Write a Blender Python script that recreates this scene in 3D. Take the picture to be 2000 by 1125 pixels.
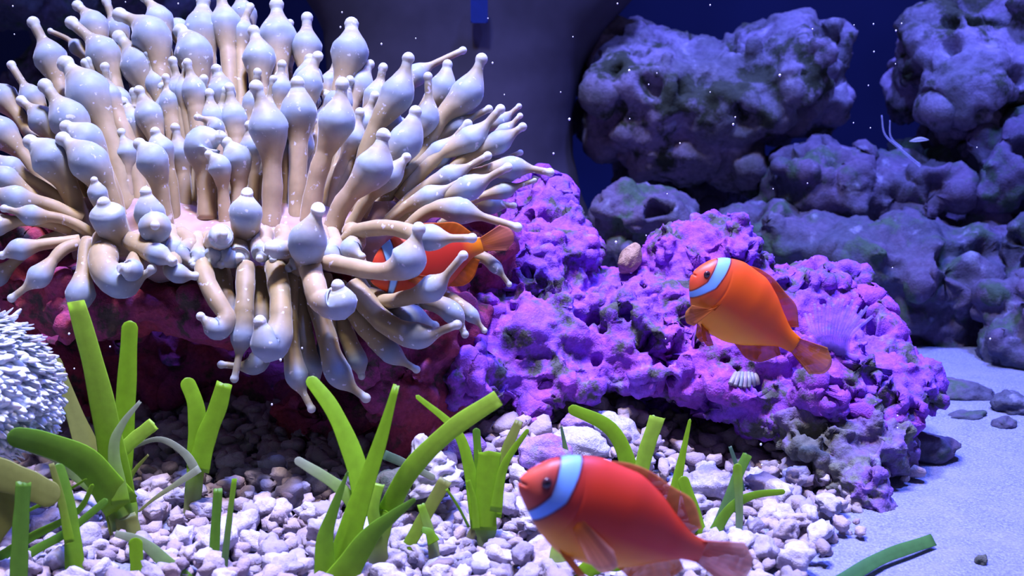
import bpy, bmesh, math, random
import numpy as np
from mathutils import Vector, Matrix

# ------------------------------------------------------------------ scene, camera, world, lights, exposure
for o in list(bpy.data.objects):
    bpy.data.objects.remove(o)
SC = bpy.context.scene
COL = SC.collection
CM = 0.01
FPX = 2600.0                      # focal length in pixels of the 2000 px wide frame
CAM_H = 22.0                      # cm above the sand
PITCH = math.radians(12.0)
CP, SP = math.cos(PITCH), math.sin(PITCH)
cam_data = bpy.data.cameras.new('camera')
cam = bpy.data.objects.new('camera', cam_data)
COL.objects.link(cam)
cam.location = (0, 0, CAM_H * CM)
cam.rotation_euler = (math.radians(90) - PITCH, 0, 0)
cam_data.sensor_width = 36
cam_data.lens = 36 * FPX / 2000
cam_data.clip_start = 0.01
cam_data.clip_end = 20
cam_data.dof.use_dof = True
cam_data.dof.focus_distance = 0.615
cam_data.dof.aperture_fstop = 17.0
SC.camera = cam

world = bpy.data.worlds.new('world')
SC.world = world
world.use_nodes = True
bg = world.node_tree.nodes['Background']
bg.inputs[0].default_value = (0.28, 0.26, 0.66, 1)
bg.inputs[1].default_value = 0.36


def area(name, loc, target, size, power, color, size_y=None, spread=180):
    l = bpy.data.lights.new(name, 'AREA')
    l.shape = 'RECTANGLE' if size_y else 'DISK'
    l.size = size * CM
    if size_y:
        l.size_y = size_y * CM
    l.energy = power
    l.spread = math.radians(spread)
    l.color = color
    o = bpy.data.objects.new(name, l)
    COL.objects.link(o)
    o.location = Vector(loc) * CM
    d = Vector(target) * CM - o.location
    o.rotation_euler = d.to_track_quat('-Z', 'Y').to_euler()
    return o


# the tank's lamps hang above the water: a white pair over the middle, a bluer pair over the back and right
area('tank_lamp_white', (-14, 50, 110), (-14, 55, 0), 10, 2.1, (1.0, 0.87, 0.84), spread=62)
area('tank_lamp_white', (4, 46, 110), (4, 52, 0), 10, 1.3, (1.0, 0.80, 0.92), spread=55)
area('tank_lamp_blue', (34, 56, 108), (29, 60, 0), 10, 4.4, (0.14, 0.21, 1.0), spread=66)
area('tank_lamp_blue', (30, 90, 110), (28, 96, 5), 10, 6.0, (0.15, 0.17, 1.0), spread=80)
area('tank_lamp_blue', (-8, 54, 112), (-7, 56, 5), 10, 6.5, (0.17, 0.27, 1.0), spread=75)

SC.cycles.max_bounces = 6
SC.cycles.diffuse_bounces = 3
SC.cycles.glossy_bounces = 2
SC.cycles.transmission_bounces = 3
SC.cycles.transparent_max_bounces = 8
SC.view_settings.view_transform = 'Standard'
SC.view_settings.look = 'None'
SC.view_settings.gamma = 1
SC.view_settings.use_curve_mapping = False
SC.view_settings.exposure = -0.35

RNG = random.Random(7)
NR = np.random.RandomState(11)


# ------------------------------------------------------------------ helpers
def P(px, py, d):
    """point (metres) seen at photo pixel px,py, d cm ahead of the camera plane"""
    a = (px - 1000.0) / FPX
    b = -(py - 562.5) / FPX
    x = d * a
    y = d * (CP + b * SP)
    z = CAM_H + d * (-SP + b * CP)
    return Vector((x, y, z)) * CM


def GD(px, py, z=0.0):
    """depth at which the ray of a pixel meets the ground"""
    b = -(py - 562.5) / FPX
    return (z - CAM_H) / (-SP + b * CP)


def PX(v):
    x, y, z = v[0] / CM, v[1] / CM, v[2] / CM - CAM_H
    d = y * CP - z * SP
    u = y * SP + z * CP
    return 1000 + FPX * x / d, 562.5 - FPX * u / d, d


def tag(o, label, cat, group=None, kind=None):
    if label:
        o['label'] = label
    if cat:
        o['category'] = cat
    if group:
        o['group'] = group
    if kind:
        o['kind'] = kind
    return o


def empty(name, loc=(0, 0, 0)):
    o = bpy.data.objects.new(name, None)
    o.empty_display_size = 0.01
    o.location = loc
    COL.objects.link(o)
    return o


def mesh_obj(name, verts, faces, mat, parent=None, smooth=True, origin=None, cols=None):
    v = np.asarray(verts, dtype=float)
    if origin is not None:
        v = v - np.asarray(origin)
    me = bpy.data.meshes.new(name)
    me.from_pydata(v.tolist(), [], faces if isinstance(faces, list) else faces.tolist())
    if cols is not None:
        ca = me.color_attributes.new('Col', 'FLOAT_COLOR', 'POINT')
        c = np.ones((len(v), 4))
        c[:, :3] = cols
        ca.data.foreach_set('color', c.ravel())
    if smooth:
        me.polygons.foreach_set('use_smooth', [True] * len(me.polygons))
    me.materials.append(mat)
    me.update()
    o = bpy.data.objects.new(name, me)
    COL.objects.link(o)
    if origin is not None and parent is None:
        o.location = origin
    if parent is not None:
        o.parent = parent
    return o


# vectorised noise ------------------------------------------------
def _hash(ix, iy, iz, seed):
    h = (ix.astype(np.int64) * 374761393 + iy.astype(np.int64) * 668265263 + iz.astype(np.int64) * 2147483647 + seed * 1274126177) & 0xFFFFFFFF
    h = ((h ^ (h >> 13)) * 1274126177) & 0xFFFFFFFF
    h = ((h ^ (h >> 16)) * 2246822519) & 0xFFFFFFFF
    h = h ^ (h >> 15)
    return (h & 0xFFFFFF) / float(0xFFFFFF)


def vnoise(p, seed=0):
    i = np.floor(p).astype(np.int64)
    f = p - i
    f = f * f * (3 - 2 * f)
    r = 0
    for dx in (0, 1):
        wx = f[:, 0] if dx else 1 - f[:, 0]
        for dy in (0, 1):
            wy = f[:, 1] if dy else 1 - f[:, 1]
            for dz in (0, 1):
                wz = f[:, 2] if dz else 1 - f[:, 2]
                r = r + wx * wy * wz * _hash(i[:, 0] + dx, i[:, 1] + dy, i[:, 2] + dz, seed)
    return r * 2 - 1


def fbm(p, octv=3, seed=0):
    r, a, s = 0, 1.0, 1.0
    for k in range(octv):
        r = r + a * vnoise(p * s + 17.3 * k, seed + k)
        a *= 0.5
        s *= 2.03
    return r


def worley(p, seed=0):
    i = np.floor(p).astype(np.int64)
    best = np.full(len(p), 9.0)
    for dx in (-1, 0, 1):
        for dy in (-1, 0, 1):
            for dz in (-1, 0, 1):
                cx, cy, cz = i[:, 0] + dx, i[:, 1] + dy, i[:, 2] + dz
                fx = cx + _hash(cx, cy, cz, seed)
                fy = cy + _hash(cx, cy, cz, seed + 1)
                fz = cz + _hash(cx, cy, cz, seed + 2)
                d = (p[:, 0] - fx) ** 2 + (p[:, 1] - fy) ** 2 + (p[:, 2] - fz) ** 2
                best = np.minimum(best, d)
    return np.sqrt(best)


# materials --------------------------------------------------------
def new_mat(name):
    m = bpy.data.materials.new(name)
    m.use_nodes = True
    nt = m.node_tree
    b = nt.nodes['Principled BSDF']
    return m, nt, b


def N(nt, kind, **kw):
    n = nt.nodes.new(kind)
    for k, v in kw.items():
        setattr(n, k, v)
    return n


def noise_node(nt, vec, scale, detail=4, rough=0.55):
    n = N(nt, 'ShaderNodeTexNoise')
    n.inputs['Scale'].default_value = scale
    n.inputs['Detail'].default_value = detail
    n.inputs['Roughness'].default_value = rough
    nt.links.new(vec, n.inputs['Vector'])
    return n.outputs['Fac']


def ramp(nt, fac, stops, interp='LINEAR'):
    r = N(nt, 'ShaderNodeValToRGB')
    r.color_ramp.interpolation = interp
    els = r.color_ramp.elements
    while len(els) < len(stops):
        els.new(0.5)
    for e, (p, c) in zip(els, stops):
        e.position = p
        e.color = (*c, 1) if len(c) == 3 else c
    nt.links.new(fac, r.inputs[0])
    return r.outputs[0]


def mix(nt, fac, a, b, blend='MIX'):
    m = N(nt, 'ShaderNodeMix', data_type='RGBA', blend_type=blend)
    if isinstance(fac, float):
        m.inputs[0].default_value = fac
    else:
        nt.links.new(fac, m.inputs[0])
    for s, v in ((6, a), (7, b)):
        if isinstance(v, tuple):
            m.inputs[s].default_value = (*v, 1)
        else:
            nt.links.new(v, m.inputs[s])
    return m.outputs[2]


def bump(nt, b, height, strength, dist):
    n = N(nt, 'ShaderNodeBump')
    n.inputs['Strength'].default_value = strength
    n.inputs['Distance'].default_value = dist
    nt.links.new(height, n.inputs['Height'])
    nt.links.new(n.outputs[0], b.inputs['Normal'])


def geo_pos(nt):
    return N(nt, 'ShaderNodeNewGeometry').outputs['Position']


def obj_co(nt):
    return N(nt, 'ShaderNodeTexCoord').outputs['Object']


def rock_mat(name, main, second, crust, pale, crust_amount=0.5, rough=0.85, sc=1.0):
    m, nt, b = new_mat(name)
    pos = geo_pos(nt)
    n1 = noise_node(nt, pos, 28 * sc, 5, 0.6)
    n2 = noise_node(nt, pos, 90 * sc, 4, 0.6)
    n3 = noise_node(nt, pos, 420 * sc, 3, 0.6)
    n4 = noise_node(nt, pos, 55 * sc, 6, 0.65)
    c = mix(nt, ramp(nt, n1, [(0.40, (0, 0, 0)), (0.60, (1, 1, 1))]), main, second)
    c = mix(nt, ramp(nt, n4, [(crust_amount, (0, 0, 0)), (crust_amount + 0.09, (1, 1, 1))]), c, crust)
    c = mix(nt, ramp(nt, n2, [(0.60, (0, 0, 0)), (0.74, (0.55, 0.55, 0.55))]), c, pale)
    c = mix(nt, ramp(nt, n3, [(0.3, (0.62, 0.62, 0.62)), (0.7, (1, 1, 1))]), (0, 0, 0), c)
    nt.links.new(c, b.inputs['Base Color'])
    b.inputs['Roughness'].default_value = rough
    b.inputs['Specular IOR Level'].default_value = 0.25
    h = mix(nt, 0.5, n3, noise_node(nt, pos, 1100 * sc, 2, 0.5))
    bump(nt, b, h, 0.55, 0.0016)
    return m


M_PURPLE = rock_mat('purple_coralline', (0.26, 0.085, 0.60), (0.36, 0.075, 0.50), (0.09, 0.09, 0.075), (0.40, 0.32, 0.58), 0.515)
M_OLIVE = rock_mat('olive_coralline', (0.13, 0.13, 0.10), (0.24, 0.12, 0.42), (0.17, 0.18, 0.12), (0.40, 0.38, 0.40), 0.5)
M_MAROON = rock_mat('maroon_coralline', (0.42, 0.055, 0.09), (0.30, 0.05, 0.16), (0.09, 0.06, 0.05), (0.50, 0.15, 0.20), 0.53)
M_BACKROCK = rock_mat('grey_reef_rock', (0.17, 0.16, 0.18), (0.32, 0.26, 0.36), (0.055, 0.065, 0.035), (0.62, 0.56, 0.62), 0.50, sc=0.55)
M_DARKROCK = rock_mat('dark_reef_rock', (0.075, 0.08, 0.11), (0.13, 0.10, 0.16), (0.06, 0.10, 0.06), (0.42, 0.42, 0.55), 0.52, sc=0.6)
M_RUBBLE = rock_mat('pale_rubble', (0.52, 0.50, 0.55), (0.44, 0.40, 0.50), (0.30, 0.29, 0.26), (0.68, 0.66, 0.7), 0.6, sc=1.4)
M_RUBBLE_P = rock_mat('violet_rubble', (0.42, 0.26, 0.62), (0.34, 0.14, 0.48), (0.27, 0.26, 0.24), (0.55, 0.5, 0.66), 0.52, sc=1.4)
M_TANSTONE = rock_mat('tan_stone', (0.50, 0.33, 0.20), (0.44, 0.28, 0.17), (0.34, 0.22, 0.14), (0.6, 0.42, 0.28), 0.62, sc=1.2)
M_DARKSTONE = rock_mat('mossy_stone', (0.10, 0.11, 0.08), (0.14, 0.14, 0.10), (0.06, 0.08, 0.05), (0.3, 0.3, 0.27), 0.5, sc=1.4)


def sand_mat():
    m, nt, b = new_mat('sand')
    pos = geo_pos(nt)
    n1 = noise_node(nt, pos, 900, 3, 0.6)
    n2 = noise_node(nt, pos, 60, 4, 0.6)
    n3 = noise_node(nt, pos, 380, 3, 0.7)
    c = ramp(nt, n1, [(0.3, (0.11, 0.12, 0.19)), (0.55, (0.20, 0.22, 0.34)), (0.72, (0.30, 0.33, 0.47))])
    c = mix(nt, ramp(nt, n2, [(0.42, (0, 0, 0)), (0.66, (0.35, 0.35, 0.35))]), c, (0.27, 0.27, 0.32))
    nt.links.new(c, b.inputs['Base Color'])
    b.inputs['Roughness'].default_value = 0.9
    bump(nt, b, mix(nt, 0.5, n1, n3), 0.8, 0.0016)
    return m


def gravel_mat():
    m, nt, b = new_mat('crushed_coral')
    info = N(nt, 'ShaderNodeObjectInfo')
    pos = geo_pos(nt)
    att = N(nt, 'ShaderNodeAttribute', attribute_name='Col')
    n1 = noise_node(nt, pos, 260, 4, 0.65)
    n2 = noise_node(nt, pos, 700, 3, 0.6)
    tone = ramp(nt, info.outputs['Random'], [(0.0, (0.28, 0.25, 0.30)), (0.35, (0.40, 0.37, 0.45)), (0.75, (0.53, 0.50, 0.58)), (1.0, (0.36, 0.28, 0.27))])
    c = mix(nt, 1.0, tone, att.outputs['Color'], 'MULTIPLY')
    c = mix(nt, ramp(nt, n1, [(0.38, (0.45, 0.45, 0.45)), (0.58, (0, 0, 0))]), c, (0.26, 0.20, 0.21))
    nt.links.new(c, b.inputs['Base Color'])
    b.inputs['Roughness'].default_value = 0.8
    b.inputs['Specular IOR Level'].default_value = 0.3
    bump(nt, b, mix(nt, 0.5, n1, n2), 0.6, 0.0016)
    return m


M_SAND = sand_mat()
M_GRAVEL = gravel_mat()


def tentacle_mat():
    m, nt, b = new_mat('anemone_flesh')
    att = N(nt, 'ShaderNodeAttribute', attribute_name='Col')
    pos = geo_pos(nt)
    n = noise_node(nt, pos, 330, 2, 0.5)
    n2 = noise_node(nt, pos, 120, 3, 0.5)
    c = mix(nt, ramp(nt, n2, [(0.35, (0.82, 0.80, 0.80)), (0.65, (1, 1, 1))]), (0, 0, 0), att.outputs['Color'])
    c = mix(nt, ramp(nt, n, [(0.655, (0, 0, 0)), (0.71, (0.6, 0.6, 0.6))]), c, (0.75, 0.74, 0.85))
    nt.links.new(c, b.inputs['Base Color'])
    b.inputs['Roughness'].default_value = 0.55
    b.inputs['Specular IOR Level'].default_value = 0.3
    b.inputs['Subsurface Weight'].default_value = 0.5
    b.inputs['Subsurface Radius'].default_value = (1.0, 0.6, 0.4)
    b.inputs['Subsurface Scale'].default_value = 0.006
    b.inputs['Sheen Weight'].default_value = 0.25
    b.inputs['Sheen Roughness'].default_value = 0.3
    bump(nt, b, n2, 0.15, 0.001)
    return m


M_TENT = tentacle_mat()


def attr_mat(name, rough=0.45, sss=0.0, transp=0.0, noise_scale=300, dark=0.8, spec=0.4, transl=0.0):
    m, nt, b = new_mat(name)
    att = N(nt, 'ShaderNodeAttribute', attribute_name='Col')
    co = obj_co(nt)
    n = noise_node(nt, co, noise_scale, 3, 0.6)
    c = mix(nt, ramp(nt, n, [(0.3, (dark, dark, dark)), (0.7, (1, 1, 1))]), (0, 0, 0), att.outputs['Color'])
    nt.links.new(c, b.inputs['Base Color'])
    b.inputs['Roughness'].default_value = rough
    b.inputs['Specular IOR Level'].default_value = spec
    if sss:
        b.inputs['Subsurface Weight'].default_value = sss
        b.inputs['Subsurface Radius'].default_value = (1, 0.4, 0.2)
        b.inputs['Subsurface Scale'].default_value = 0.003
    out = nt.nodes['Material Output']
    last = b.outputs[0]
    if transl:
        t = N(nt, 'ShaderNodeBsdfTranslucent')
        nt.links.new(c, t.inputs[0])
        ms = N(nt, 'ShaderNodeMixShader')
        ms.inputs[0].default_value = transl
        nt.links.new(last, ms.inputs[1])
        nt.links.new(t.outputs[0], ms.inputs[2])
        last = ms.outputs[0]
    if transp:
        t = N(nt, 'ShaderNodeBsdfTransparent')
        ms = N(nt, 'ShaderNodeMixShader')
        ms.inputs[0].default_value = transp
        nt.links.new(last, ms.inputs[1])
        nt.links.new(t.outputs[0], ms.inputs[2])
        last = ms.outputs[0]
    nt.links.new(last, out.inputs[0])
    return m


M_FISH = attr_mat('fish_skin', 0.42, 0.4, noise_scale=900, dark=0.9, spec=0.3)
M_FIN = attr_mat('fish_fin', 0.5, 0, 0.25, noise_scale=500, dark=0.85, spec=0.2, transl=0.5)
M_LEAF = attr_mat('leaf_green', 0.4, 0, 0, noise_scale=260, dark=0.86, spec=0.35, transl=0.6)
M_PLAIN = attr_mat('plain_attr', 0.5, 0, 0, noise_scale=500, dark=0.8)
M_GHOST = attr_mat('translucent_film', 0.4, 0, 0.72, noise_scale=400, dark=0.85, transl=0.3)


def simple_mat(name, col, rough=0.5, spec=0.5, scale=200, dark=0.85):
    m, nt, b = new_mat(name)
    n = noise_node(nt, obj_co(nt), scale, 3, 0.6)
    c = ramp(nt, n, [(0.3, tuple(x * dark for x in col)), (0.7, col)])
    nt.links.new(c, b.inputs['Base Color'])
    b.inputs['Roughness'].default_value = rough
    b.inputs['Specular IOR Level'].default_value = spec
    return m


M_WALL = simple_mat('navy_backdrop', (0.020, 0.035, 0.11), 0.7, 0.2, 6, 0.7)
M_EYE = simple_mat('eye_iris', (0.06, 0.02, 0.03), 0.15, 0.6)
M_PUPIL = simple_mat('eye_pupil', (0.004, 0.004, 0.008), 0.08, 0.7)
M_BUBBLE = simple_mat('bubble_white', (0.95, 0.97, 1.0), 0.1, 0.8, 300, 0.97)

# ------------------------------------------------------------------ setting: sand bed, back and side walls
nx, ny = 220, 190
gx, gy = np.meshgrid(np.linspace(-85, 105, nx), np.linspace(12, 134, ny))
p = np.stack([gx.ravel(), gy.ravel(), np.zeros(nx * ny)], 1)
hz = 0.35 * fbm(p / 9.0, 3, 3) + 0.10 * fbm(p / 2.2, 2, 8)
p[:, 2] = hz
idx = np.arange(nx * ny).reshape(ny, nx)
fc = np.stack([idx[:-1, :-1].ravel(), idx[:-1, 1:].ravel(), idx[1:, 1:].ravel(), idx[1:, :-1].ravel()], 1)
floor = mesh_obj('floor', p * CM, fc, M_SAND)
floor['kind'] = 'structure'
floor['label'] = 'pale lavender sand bed of the tank'


def slab(name, c, s, mat):
    bm = bmesh.new()
    bmesh.ops.create_cube(bm, size=1)
    for v in bm.verts:
        v.co = Vector((c[0] + v.co.x * s[0], c[1] + v.co.y * s[1], c[2] + v.co.z * s[2])) * CM
    bmesh.ops.bevel(bm, geom=bm.edges[:], offset=0.003, segments=2)
    me = bpy.data.meshes.new(name)
    bm.to_mesh(me)
    bm.free()
    me.materials.append(mat)
    o = bpy.data.objects.new(name, me)
    COL.objects.link(o)
    o['kind'] = 'structure'
    return o


slab('wall_back', (10, 135.5, 33), (196, 3, 72), M_WALL)['label'] = 'dark navy back wall of the tank'


# ------------------------------------------------------------------ rocks
def ico(sub):
    bm = bmesh.new()
    bmesh.ops.create_icosphere(bm, subdivisions=sub, radius=1)
    v = np.array([v.co[:] for v in bm.verts])
    f = np.array([[v.index for v in f.verts] for f in bm.faces])
    bm.free()
    return v, f


ICO2, ICO3 = ico(2), ico(3)


def remeshed(v, f, voxel):
    me = bpy.data.meshes.new('tmp')
    me.from_pydata(v.tolist(), [], f.tolist())
    o = bpy.data.objects.new('tmp', me)
    COL.objects.link(o)
    md = o.modifiers.new('r', 'REMESH')
    md.mode = 'VOXEL'
    md.voxel_size = voxel
    md.use_smooth_shade = True
    dg = bpy.context.evaluated_depsgraph_get()
    me2 = bpy.data.meshes.new_from_object(o.evaluated_get(dg))
    bpy.data.objects.remove(o)
    bpy.data.meshes.remove(me)
    return me2


def rock(name, blobs, mat, voxel=0.2, lumps=0, lr=(0.3, 0.9), big=0.7, bigs=4.0, knob=0.4, knobs=1.1, fine=0.16, fines=0.5, pit=0.5, seed=1, clip=-1.0):
    """blobs: (px, py, depth cm, rx px, ry px, rdepth cm); welded into one body, then knobbed and pitted in real geometry"""
    V_, F_, off = [], [], 0
    for b in blobs:
        k = b[2] / FPX
        V_.append(np.array(P(b[0], b[1], b[2])) + ICO3[0] * np.array([b[3] * k, b[5], b[4] * k]) * CM)
        F_.append(ICO3[1] + off)
        off += len(ICO3[0])
    if lumps:          # small welded nodules standing proud of the body
        me = remeshed(np.concatenate(V_), np.concatenate(F_), 0.45 * CM)
        n = len(me.vertices)
        co = np.empty(n * 3); me.vertices.foreach_get('co', co); co = co.reshape(-1, 3)
        nr = np.empty(n * 3); me.vertex_normals.foreach_get('vector', nr); nr = nr.reshape(-1, 3)
        co = co + nr * (big * 0.8 * fbm(co / CM / bigs, 3, seed + 50) * CM)[:, None]
        V_ = [co]
        F_ = [np.array([list(p_.vertices) for p_ in me.polygons])]
        F_ = [np.concatenate([F_[0][:, [0, 1, 2]], F_[0][:, [0, 2, 3]]])]
        off = n
        bpy.data.meshes.remove(me)
        ok = np.nonzero((nr[:, 1] < 0.5) & (nr[:, 2] > -0.6))[0]
        rg = np.random.RandomState(seed)
        pick = rg.choice(ok, lumps)
        dens = fbm(co[pick] / CM / 2.6, 2, seed + 77)
        for i_, dn in zip(pick, dens):
            if dn < -0.05:
                continue
            r_ = rg.uniform(lr[0], lr[1]) * rg.uniform(.6, 1)
            c = co[i_] + nr[i_] * r_ * rg.uniform(-.1, .55) * CM
            V_.append(c + ICO2[0] * rg.uniform(.7, 1.3, 3) * r_ * CM)
            F_.append(ICO2[1] + off)
            off += len(ICO2[0])
    me = remeshed(np.concatenate(V_), np.concatenate(F_), voxel * CM)
    n = len(me.vertices)
    co = np.empty(n * 3)
    me.vertices.foreach_get('co', co)
    co = co.reshape(-1, 3)
    nr = np.empty(n * 3)
    me.vertex_normals.foreach_get('vector', nr)
    nr = nr.reshape(-1, 3)
    q = co / CM
    d = big * fbm(q / bigs, 3, seed)
    w = q + 0.35 * np.stack([fbm(q / 1.3, 2, seed + 9), fbm(q / 1.3, 2, seed + 10), fbm(q / 1.3, 2, seed + 11)], 1)
    env = 0.55 + 0.45 * fbm(q / 3.0, 2, seed + 21)
    d += knob * np.clip(env, 0.1, 1.2) * (0.62 - worley(w / knobs, seed + 3)) * 1.6
    d += fine * (0.55 - worley(w / fines, seed + 5)) * 1.4
    pt = fbm(q / (knobs * 1.4), 2, seed + 31)
    d -= pit * np.clip((pt - 0.42) / 0.3, 0, 1)
    co = co + nr * (d * CM)[:, None]
    co[:, 2] = np.maximum(co[:, 2], clip * CM)
    org = np.array([co[:, 0].mean(), co[:, 1].mean(), max(co[:, 2].min(), 0)])
    me.vertices.foreach_set('co', (co - org).ravel())
    me.polygons.foreach_set('use_smooth', [True] * len(me.polygons))
    me.materials.clear()
    me.materials.append(mat)
    me.name = name
    me.update()
    o = bpy.data.objects.new(name, me)
    o.location = org
    COL.objects.link(o)
    return o


main_rock = rock('purple_live_rock', [
    (1050, 650, 69, 190, 105, 5.5), (1250, 650, 69, 200, 100, 5.5), (1420, 665, 68.5, 200, 100, 5.5), (1590, 690, 68, 140, 88, 5),
    (1715, 728, 67, 112, 62, 4), (1085, 490, 72, 78, 68, 4), (1060, 415, 74, 66, 44, 3), (1000, 530, 70, 100, 80, 4),
    (1335, 505, 71, 66, 72, 3.5), (1412, 500, 71, 58, 66, 3.5), (1560, 590, 70, 125, 64, 4), (1705, 645, 69, 46, 46, 3), (1190, 590, 70, 110, 48, 4),
    (940, 720, 65.5, 120, 66, 3.5), (1090, 725, 66, 150, 46, 3.2), (1290, 735, 65.8, 130, 44, 3.0), (1440, 745, 65, 110, 38, 3),
    (1590, 765, 64.5, 90, 45, 3), (1395, 795, 65.2, 60, 26, 1.6), (1500, 810, 64.6, 55, 34, 1.8), (1715, 790, 65, 85, 55, 3),
    (1045, 790, 64, 40, 36, 1.4), (1310, 795, 64.6, 30, 26, 1.2), (1200, 790, 73, 300, 90, 4), (1420, 840, 76, 300, 120, 5), (1000, 800, 71, 200, 90, 4), (1130, 850, 74, 220, 60, 3),
], M_PURPLE, voxel=0.14, lumps=4200, lr=(0.15, 0.55), big=0.62, bigs=2.4, knob=0.32, knobs=0.75, fine=0.15, fines=0.33, pit=1.7, seed=4)
tag(main_rock, 'large knobbly live rock crusted in bright purple algae filling the centre right', 'rock')
foot_rock = rock('olive_live_rock', [
    (1600, 850, 63.2, 90, 50, 2.4), (1690, 850, 63.6, 75, 55, 2.4), (1640, 900, 62, 50, 46, 2), (1680, 945, 60.4, 42, 42, 1.7), (1740, 880, 64, 50, 40, 2), (1530, 810, 64, 50, 26, 1.6), (1705, 985, 59.6, 26, 22, 1.2),
    (1600, 960, 68, 120, 80, 3),
], M_OLIVE, voxel=0.13, lumps=900, lr=(0.16, 0.5), big=0.4, bigs=2.2, knob=0.26, knobs=0.7, fine=0.14, fines=0.33, pit=0.8, seed=14)
tag(foot_rock, 'olive-grey knobbly rock foot reaching down to the sand below the purple rock', 'rock')

left_rock = rock('maroon_live_rock', [
    (250, 575, 65, 240, 75, 4.5), (40, 560, 66, 130, 90, 4), (430, 600, 64.5, 140, 70, 4), (620, 610, 65, 150, 80, 4),
    (730, 680, 63.5, 120, 75, 3), (800, 760, 63.5, 80, 80, 2.5), (860, 640, 64.5, 90, 100, 3.5), (500, 500, 69, 420, 70, 5), (-60, 480, 66, 130, 110, 4),
    (-30, 400, 67, 60, 60, 3), (880, 520, 68, 130, 90, 4), (480, 770, 79, 420, 170, 5), (300, 700, 77, 300, 90, 5), (120, 780, 74, 160, 120, 4), (700, 820, 70, 160, 90, 4), (830, 830, 65, 90, 60, 3),  # deepest lobes added to keep light out of the cave below
], M_MAROON, voxel=0.18, lumps=900, lr=(0.3, 0.9), big=0.6, bigs=4, knob=0.4, knobs=1.2, fine=0.15, fines=0.5, pit=0.7, seed=9)
tag(left_rock, 'dark maroon overhanging live rock under the pale anemone', 'rock')

BACK = [
    ('broad craggy grey-violet rock hanging highest behind the purple rock', M_BACKROCK, [
        (1260, 170, 104, 120, 120, 8), (1400, 190, 104, 160, 120, 9), (1520, 160, 103, 120, 115, 8), (1490, 80, 105, 70, 50, 5), (1240, 110, 106, 90, 60, 6),
        (1600, 210, 104, 60, 80, 6), (1430, 310, 103, 60, 70, 5), (1330, 290, 104, 110, 50, 6), (1180, 230, 105, 55, 80, 5), (1330, 420, 114, 150, 130, 6), (1340, 580, 114, 170, 130, 6), (1360, 700, 114, 190, 90, 6)], 21),
    ('blue-violet craggy rock in the upper right corner of the tank', M_BACKROCK, [
        (1880, 150, 100, 120, 130, 8), (1980, 100, 101, 140, 120, 8), (1990, 220, 101, 150, 90, 7), (1830, 110, 102, 70, 70, 6), (1960, 340, 108, 130, 140, 6), (1960, 520, 108, 140, 140, 6), (1960, 660, 108, 150, 80, 6)], 22),
    ('rounded dark reef rock wedged under the hanging craggy rock', M_DARKROCK, [
        (1620, 365, 98, 120, 72, 7), (1730, 370, 98, 110, 65, 7), (1540, 370, 100, 50, 50, 4)], 23),
    ('dark blue reef rock at the right edge above the long ridge', M_DARKROCK, [
        (1940, 350, 96, 90, 80, 6), (2010, 310, 96, 90, 70, 6), (1880, 400, 97, 60, 60, 5)], 24),
    ('long low bluish reef ridge stretching right behind the purple rock', M_DARKROCK, [
        (1500, 470, 94, 90, 50, 6), (1640, 490, 93, 120, 70, 7), (1780, 500, 92, 120, 80, 7), (1880, 530, 92, 100, 90, 6), (1700, 580, 93, 180, 80, 6), (1820, 640, 94, 120, 90, 6),
        (1500, 560, 96, 160, 90, 5)], 25),
    ('small dim blue rock lump beside the smooth pillar foot', M_DARKROCK, [
        (1255, 440, 92, 70, 52, 4), (1200, 480, 92, 60, 50, 4), (1300, 500, 93, 80, 60, 4)], 26),
    ('blue-lit knobbly rock low at the right edge', M_DARKROCK, [
        (1980, 690, 84, 70, 75, 4), (2030, 650, 84, 70, 80, 4), (1940, 720, 85, 40, 50, 3)], 27),
    ('greenish-topped reef lump at the right edge of the ridge', M_DARKROCK, [
        (1985, 480, 89, 45, 50, 4), (2030, 500, 90, 60, 60, 4), (2000, 560, 90, 70, 60, 4)], 28),
    ('faint violet rock high behind the anemone at the upper left', M_DARKROCK, [
        (60, 10, 108, 130, 60, 7), (230, -20, 110, 120, 60, 6), (330, 60, 112, 80, 80, 5), (200, 160, 114, 180, 160, 5), (240, 360, 114, 200, 180, 6), (260, 560, 114, 220, 160, 6)], 29),
]
for lab, m_, bl, sd in BACK:
    o = rock('reef_rock', bl, m_, voxel=0.3, lumps=70, lr=(0.6, 1.5), big=1.3, bigs=5, knob=0.55, knobs=1.7, fine=0.28, fines=0.7, pit=1.6, seed=sd)
    tag(o, lab, 'rock', 'reef rocks at the back of the tank')

def hit(o, px, py, default):
    """depth at which a rock's surface lies under a photo pixel, so that what grows there touches it"""
    from mathutils.bvhtree import BVHTree
    if o.name not in TREES:
        m_ = o.data
        v_ = np.empty(len(m_.vertices) * 3); m_.vertices.foreach_get('co', v_)
        v_ = v_.reshape(-1, 3) + np.array(o.location)
        TREES[o.name] = BVHTree.FromPolygons(v_.tolist(), [list(q_.vertices) for q_ in m_.polygons])
    c_ = Vector((0, 0, CAM_H * CM))
    loc, nn, ii, dd = TREES[o.name].ray_cast(c_, (P(px, py, 60) - c_).normalized())
    return PX(loc)[2] if loc is not None else default


TREES = {}
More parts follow.
